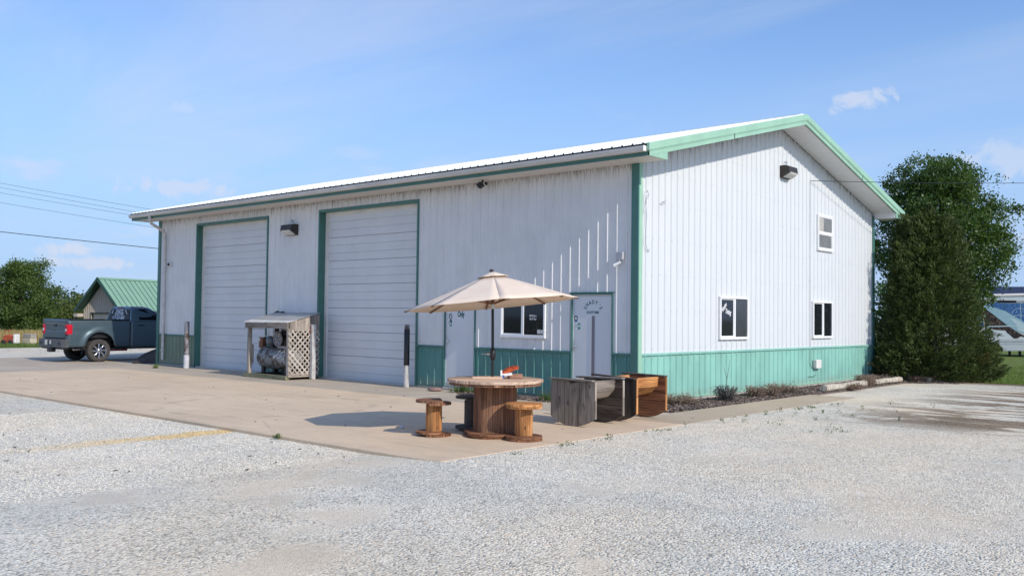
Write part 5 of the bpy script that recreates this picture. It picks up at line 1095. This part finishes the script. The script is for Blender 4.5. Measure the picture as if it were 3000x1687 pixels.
Box('side_wall', (HW-.08,.72,0), (HW,LN,EH), tan, ga); Box('side_wall', (-HW,.72,0), (-HW+.08,LN,EH), tan, ga); Box('side_wall', (-HW+.08,LN-.1,0), (HW-.08,LN,EH), tan, ga)
gd = Box('garage_door', (-1.33,.80,0), (1.33,.85,2.2), plain('cream_door', (.52,.46,.37), .5, 0, .05, 2), ga)
for k in range(4):
    for i in range(3): Box('door_panel', (-1.25+i*.84,.785,.08+k*.54), (-.47+i*.84,.80,.55+k*.54), plain('cream_panel', (.55,.49,.40), .5, 0, .05, 2) if (k,i) == (0,0) else bpy.data.materials['cream_panel'], gd, .01)
for a, b_ in (((-1.40,.57,0),(-1.35,.80,2.27)), ((1.35,.57,0),(1.40,.80,2.27)), ((-1.35,.57,2.22),(1.35,.80,2.27))): Box('door_trim', a, b_, gdark, ga)
for s in (1,-1):
    d = Vector((s*1,0,-1)).normalized(); o0 = Vector((0,0,EH+HW+.25)); L_ = 3.45
    def rp(name, y0, y1, t0, t1, a0, a1, mat):
        N_ = Vector((s*1,0,1)).normalized(); V = []
        for q, t in ((a0,t0),(a1,t0),(a1,t1),(a0,t1)): pass
        for y in (y0,y1):
            for a_ in (a0,a1):
                for t in (t0,t1): p = o0+d*a_+N_*t; V.append((p.x,y,p.z))
        m = MB(); m.add(V, [(0,1,3,2),(4,6,7,5),(0,4,5,1),(2,3,7,6),(0,2,6,4),(1,5,7,3)]); return m.build(name, mat, ga)
    for k in range(20):
        y = .0+k*.457; rp('roof_pan', y+.004, y+.453, .0, .02, 0, L_, groof); rp('roof_seam', y-.012, y+.012, .0, .055, .12, L_, gdark)
    rp('rake_trim', -.06, -.001, -.16, .03, 0, L_+.03, gdark); rp('soffit', 0, .6, -.06, -.02, .1, L_, gdark); rp('ridge_cap', -.02, 9.2, .058, .07, 0, .20, groof)
Box('eave_box', (-2.62,.1,1.93), (-2.2,.7,2.18), tan, ga); m = MB(); m.tube([(1.95,-.1,2.3),(1.95,-.1,3.1)], .03, 6); m.build('vent_pipe', gdark, ga)
# barn with navy roof far right
VD = Vector((-.227,.974,0)); RD = Vector((.974,.227,0)); rz = math.atan2(RD.y, RD.x)
bn = tag(empty('barn', (-5.6,54.6,-.1), rz), 'far building with dark navy roof showing above the box truck', 'building')
nav = plain('navy_roof', (.030,.038,.075), .5, 0, .08, 1); Box('wall', (-4.6,0,0), (12,6,3.05), tan, bn)
for s in (0,1):
    m = MB(); y0, y1 = (-.4,3) if s == 0 else (6.4,3); m.add([(-5.0,y0,2.95),(12.4,y0,2.95),(12.4,y1,4.25),(-5.0,y1,4.25),(-5.0,y0,2.88),(12.4,y0,2.88),(12.4,y1,4.18),(-5.0,y1,4.18)], [(0,1,2,3),(4,7,6,5),(0,4,5,1),(0,3,7,4),(1,5,6,2)]); m.build('roof_slope', nav, bn)
for k in range(24): m = MB(); x = -4.9+k*.72; m.tube([(x,-.4,2.96),(x,3,4.26)], .02, 4); m.build('roof_seam', nav, bn)
# white box truck body with printed side, mostly hidden by the cedar
rv = tag(empty('box_truck', (-2.65,35.12,-.09), rz), 'white box truck with blue and black printed side parked on the lawn', 'truck')
rv.rotation_euler = (0, R(-1.4), rz)
whitep = plain('white_fibreglass', (.78,.78,.77), .35, 0, .03, 1)
Box('box_body', (-1.0,0,.78), (7.0,2.4,3.06), whitep, rv, .05); Box('roof_edge', (-1.03,-.03,2.92), (7.03,2.43,3.10), plain('cream_edge', (.80,.74,.66), .45, 0, .04, 1), rv, .06)
m = MB(); P = [(.60,.30),(7.0,.30),(7.0,.78),(-1.0,.78),(-1.0,.50)]+[(.02+.56*math.cos(a), .30+.46*math.sin(a)) for a in [R(160-20*i) for i in range(8)]]; m.prism(P[::-1], 0, .05, Matrix(((1,0,0,0),(0,0,1,0),(0,1,0,0),(0,0,0,1)))); m.build('skirt', whitep, rv)
for k in range(4): Box('skirt_rib', (.72,-.012,.36+k*.075), (7.0,.0,.385+k*.075), whitep, rv)
Box('moulding', (.3,-.014,.72), (7.0,.0,.745), MT['steel'], rv); Box('moulding', (.3,-.014,.62), (7.0,.0,.635), MT['steel'], rv)
m = MB(); A = Matrix.Translation((.02,.18,.33)) @ Matrix.Rotation(R(90),4,'X'); m.lathe([(.20,-.11),(.31,-.12),(.335,-.08),(.335,.08),(.31,.12),(.20,.11)], 26, A); wq = m.build('wheel', tyre_m, rv); m = MB(); m.lathe([(.20,.09),(.10,.03),(.0,.05)], 20, A); m.build('rim', MT['steel'], wq)
Box('underbody', (-.9,.3,.30), (6.9,2.2,.70), MT['black'], rv)
for x in (.88,1.32): Box('jack_leg', (x-.06,.35,-.02), (x+.06,.5,.40), MT['black'], rv)
def gp(pts, off, mat, nm='side_graphic'):
    Q = [((2830+x/6.035-2898)/59.8, 1.69-(830+y/6.035-945.3)/59.8) for x, y in pts]; m = MB(); n = len(Q); m.add([(u,-off,z) for u,z in Q], [tuple(range(n))[::-1]]); return m.build(nm, mat, rv)
star = NT('blue_star_chart'); v = star.coord('Object'); n1 = star.noise(v, 6, 5, .7); vr = star.vor(v, 9, 'DISTANCE_TO_EDGE', 0); star.fin(star.mix(star.rng(vr, .0, .035, .8, 0), star.mix(n1, (.015,.06,.20), (.06,.20,.48)), (.45,.62,.80)), .35, 0.0, .4)
tang = NT('dark_branch_print'); v = tang.coord('Object'); n1 = tang.noise(v, 11, 7, .75, 1.0); tang.fin(tang.ramp(n1, ((.40,(.014,.012,.020)),(.52,(.05,.035,.035)),(.60,(.26,.15,.09)),(.66,(.48,.44,.26)),(.74,(.04,.05,.06)))), .35, 0.0, .4)
pale_b = plain('pale_blue_print', (.40,.58,.64), .35, 0, .06, 3); pale_w = plain('paler_print', (.62,.74,.76), .35, 0, .05, 3)
gp([(160,265),(330,270),(470,345),(330,400),(560,620),(730,770),(850,860),(1026,965),(1500,1040),(1500,1090),(1026,975),(905,945),(860,980),(800,980),(745,920),(690,870),(680,840),(500,825),(430,790),(400,770),(350,765),(300,640),(240,560),(200,420)], .004, tang.m)
gp([(470,350),(1026,368),(1800,400),(1800,1000),(1026,740),(700,500),(520,430),(350,375)], .006, star.m); gp([(150,560),(215,520),(345,700),(350,770),(205,772),(140,760)], .0065, plain('deep_blue_print', (.03,.08,.25), .35, 0, .1, 3))
gp([(520,300),(1026,318),(1800,345),(1800,385),(1026,358),(470,345)], .008, MT['black']); gp([(480,338),(560,335),(560,362),(490,358)], .0085, MT['blue_ink'])
gp([(328,378),(400,388),(520,430),(700,512),(870,620),(1026,735),(1500,1000),(1500,1040),(1026,905),(850,850),(780,800),(730,757),(640,680),(560,605),(430,500),(360,430)], .010, pale_b); gp([(740,600),(830,640),(1026,765),(1500,1010),(1500,1035),(1026,900),(860,830),(850,750)], .012, pale_w)
gp([(350,758),(850,748),(850,768),(350,775)], .014, pale_w); gp([(280,560),(345,640),(352,770),(338,770),(330,650),(270,575)], .013, plain('olive_print', (.45,.46,.28), .4, 0, .1, 3)); gp([(370,362),(590,262),(605,262),(385,368)], .013, pale_w); gp([(430,378),(620,280),(632,284),(445,384)], .0135, pale_w); gp([(165,262),(245,262),(235,300),(180,300)], .012, MT['blue_ink'])
for k in range(12):
    a = R(180-15*k); gp([(910+120*math.cos(a), 545-95*math.sin(a)), (910+127*math.cos(a), 545-101*math.sin(a)), (910+127*math.cos(a-R(15)), 545-101*math.sin(a-R(15))), (910+120*math.cos(a-R(15)), 545-95*math.sin(a-R(15)))], .009, pale_w)
gp([(918,380),(926,380),(926,720),(918,720)], .009, pale_w); gp([(790,572),(1060,575),(1060,582),(790,580)], .009, pale_w)
text_mesh('lettering', 'WEST V', .165, MT['white_ink'], rv, Matrix.Translation(((2830+945/6.035-2898)/59.8,-.011,1.69-(830+333/6.035-945.3)/59.8)) @ FACE_FRONT(0,0,0), .001, .006, .85)
for y, x0_, x1_ in ((856,440,530),(880,410,575),(897,410,545),(922,385,655)):
    gp([(x0_,y),(x1_,y+2),(x1_,y+9),(x0_,y+7)], .012, plain('small_print', (.20,.20,.22), .5, 0, .3, 60))
# rusty machine and block at the field edge
mz = zt(-46,5.6); mc = tag(empty('garden_machine', (-46.6,5.85,mz), R(30)), 'small rusty orange machine on black wheels at the edge of the grass', 'machine'); orange = plain('rusty_orange', (.42,.085,.035), .6, 0, .35, 9)
m = MB(); m.prism([(-.30,.18),(.25,.15),(.34,.42),(.05,.50),(-.34,.55)], -.22, .22, Matrix(((1,0,0,0),(0,0,-1,0),(0,1,0,0),(0,0,0,1)))); m.build('hood', orange, mc); Box('engine', (-.20,-.18,.48), (.18,.18,.62), orange, mc, .03)
for x in (-.26,.20): 
    for y in (-.25,.25): m = MB(); m.lathe([(.0,-.05),(.15,-.05),(.17,-.03),(.17,.03),(.15,.05),(.0,.05)], 16, Matrix.Translation((x,y,.16)) @ Matrix.Rotation(R(90),4,'X')); m.build('wheel', MT['rubber'], mc)
for y in (-.16,.16): m = MB(); m.tube([(-.22,y,.55),(-.30,y,.86),(.02,y,.88)], .022, 6); m.build('handle', orange, mc)
Box('side_tank', (.30,-.20,.12), (.46,.20,.66), MT['stop'], mc, .03)
o = tag(empty('concrete_block', (-46.45,6.80,mz), R(18)), 'pale stacked concrete block beside the rusty machine', 'block'); Box('lower_block', (-.36,-.22,0), (.36,.22,.40), plain('pale_block', (.52,.46,.33), .9, 0, .15, 5), o, .02); Box('upper_block', (-.30,-.20,.402), (.36,.20,.68), plain('grey_block', (.34,.30,.26), .9, 0, .15, 5), o, .02)

# ---------------------------------------------------------------- overhead wires and their poles (poles stand outside the view or behind the building)
def wire(a, b_, sag, r, label):
    a, b_ = Vector(a), Vector(b_); n = 14; m = MB(); m.tube([a.lerp(b_, i/n)-Vector((0,0,4*sag*(i/n)*(1-i/n))) for i in range(n+1)], r, 5); o = m.build('utility_wire', MT['black']); tag(o, label, 'wire', 'overhead wires')
for k, (za, zb_, lb) in enumerate(((10.95,6.83,'topmost thin overhead wire at the left'), (10.68,6.42,'second thin overhead wire from the top at the left'), (10.25,6.31,'third thin overhead wire from the top at the left'), (9.55,5.82,'fourth thin overhead wire, lowest of the thin ones at the left'))): wire((-59.44+.1*k,4.33,za), (-40.07,21.44+.1*k,zb_), .12, .009, lb)
wire((-38.63,-1.3,5.63), (-25.11,10.64,3.96), .06, .016, 'thick dark overhead wire above the green-roofed garage'); wire((.03,7.78,5.14), (4.88,18.5,5.95), .05, .008, 'service wire running from the gable wall to the right')
def pole(x, y, h, label):
    t = tag(empty('utility_pole', (x,y,zt(x,y))), label, 'pole', 'utility poles'); m = MB(); m.tube([(0,0,-.3),(0,0,h)], [.15,.10], 10); m.build('post', BARK, t); Box('crossarm', (-.9,-.06,h-.6), (.9,.06,h-.48), W_BROWN, t)
pole(-59.6,4.2,12.2,'utility pole just outside the left picture edge'); pole(-39.9,21.6,8.0,'utility pole hidden behind the long building'); pole(-38.8,-1.45,6.6,'short service pole outside the left picture edge'); pole(-25.0,10.8,4.9,'short service pole hidden behind the building corner'); pole(5.0,18.7,7.0,'utility pole outside the right picture edge')

# ---------------------------------------------------------------- loose gravel stones near the camera
def stones():
    m = MB(); z = -.101
    m.add([(-6.5,-13.2,z),(8.6,-13.2,z),(8.6,-7.30,z),(-6.5,-7.30,z)], [(0,1,2,3)]); m.add([(2.24,-7.30,-.057),(9.8,-7.30,-.057),(9.8,.3,-.057),(2.24,.3,-.057)], [(0,1,2,3)])
    sm = NT('limestone_chips'); rnd = sm.n('ShaderNodeObjectInfo').outputs['Random']; sm.fin(sm.ramp(rnd, ((0,(.30,.275,.235)),(.15,(.52,.485,.415)),(.5,(.72,.675,.58)),(.85,(.80,.75,.65)),(1,(.70,.57,.44))))); sxy = sm.n('ShaderNodeSeparateXYZ'); sm.L.new(sm.n('ShaderNodeNewGeometry').outputs['Position'], sxy.inputs[0]); wn = sm.noise(sm.coord('World'), 1.9, 5, .6); sy = sm.math('MULTIPLY', sm.rng(sm.math('ABSOLUTE', sm.math('ADD', sxy.outputs[0], sm.math('ADD', 2.22, sm.math('MULTIPLY', sm.math('SUBTRACT', wn, .5), .5)))), .12, .36, .85, 0), sm.rng(sxy.outputs[1], -11.2, -7.4)); sm.fin(sm.mix(sy, sm.b.inputs['Base Color'].links[0].from_socket, (.76,.52,.20)), .9, 0.0, .2)
    o = m.build('gravel_stones', sm.m); stuff(o, 'loose pale limestone chips covering the yard', 'gravel')
    ng = bpy.data.node_groups.new('scatter_stones', 'GeometryNodeTree'); ng.interface.new_socket('Geometry', in_out='INPUT', socket_type='NodeSocketGeometry'); ng.interface.new_socket('Geometry', in_out='OUTPUT', socket_type='NodeSocketGeometry')
    N, L = ng.nodes, ng.links; gi, go = N.new('NodeGroupInput'), N.new('NodeGroupOutput'); ds = N.new('GeometryNodeDistributePointsOnFaces'); L.new(gi.outputs[0], ds.inputs['Mesh']); ds.inputs['Density'].default_value = 1100
    ico = N.new('GeometryNodeMeshIcoSphere'); ico.inputs['Radius'].default_value = 1; ico.inputs['Subdivisions'].default_value = 1
    rs2 = N.new('FunctionNodeRandomValue'); rs2.data_type = 'FLOAT_VECTOR'; rs2.inputs[0].default_value = (.0045,.004,.003); rs2.inputs[1].default_value = (.0125,.010,.0075)
    rr = N.new('FunctionNodeRandomValue'); rr.data_type = 'FLOAT_VECTOR'; rr.inputs[0].default_value = (-.6,-.6,0); rr.inputs[1].default_value = (.6,.6,6.28); rr.inputs['Seed'].default_value = 5
    ins = N.new('GeometryNodeInstanceOnPoints'); L.new(ds.outputs['Points'], ins.inputs['Points']); L.new(rs2.outputs[0], ins.inputs['Scale']); L.new(rr.outputs[0], ins.inputs['Rotation'])
    st = N.new('GeometryNodeSetMaterial'); st.inputs['Material'].default_value = sm.m; L.new(ico.outputs[0], st.inputs[0]); L.new(st.outputs[0], ins.inputs['Instance']); L.new(ins.outputs[0], go.inputs[0])
    md = o.modifiers.new('scatter', 'NODES'); md.node_group = ng
stones()
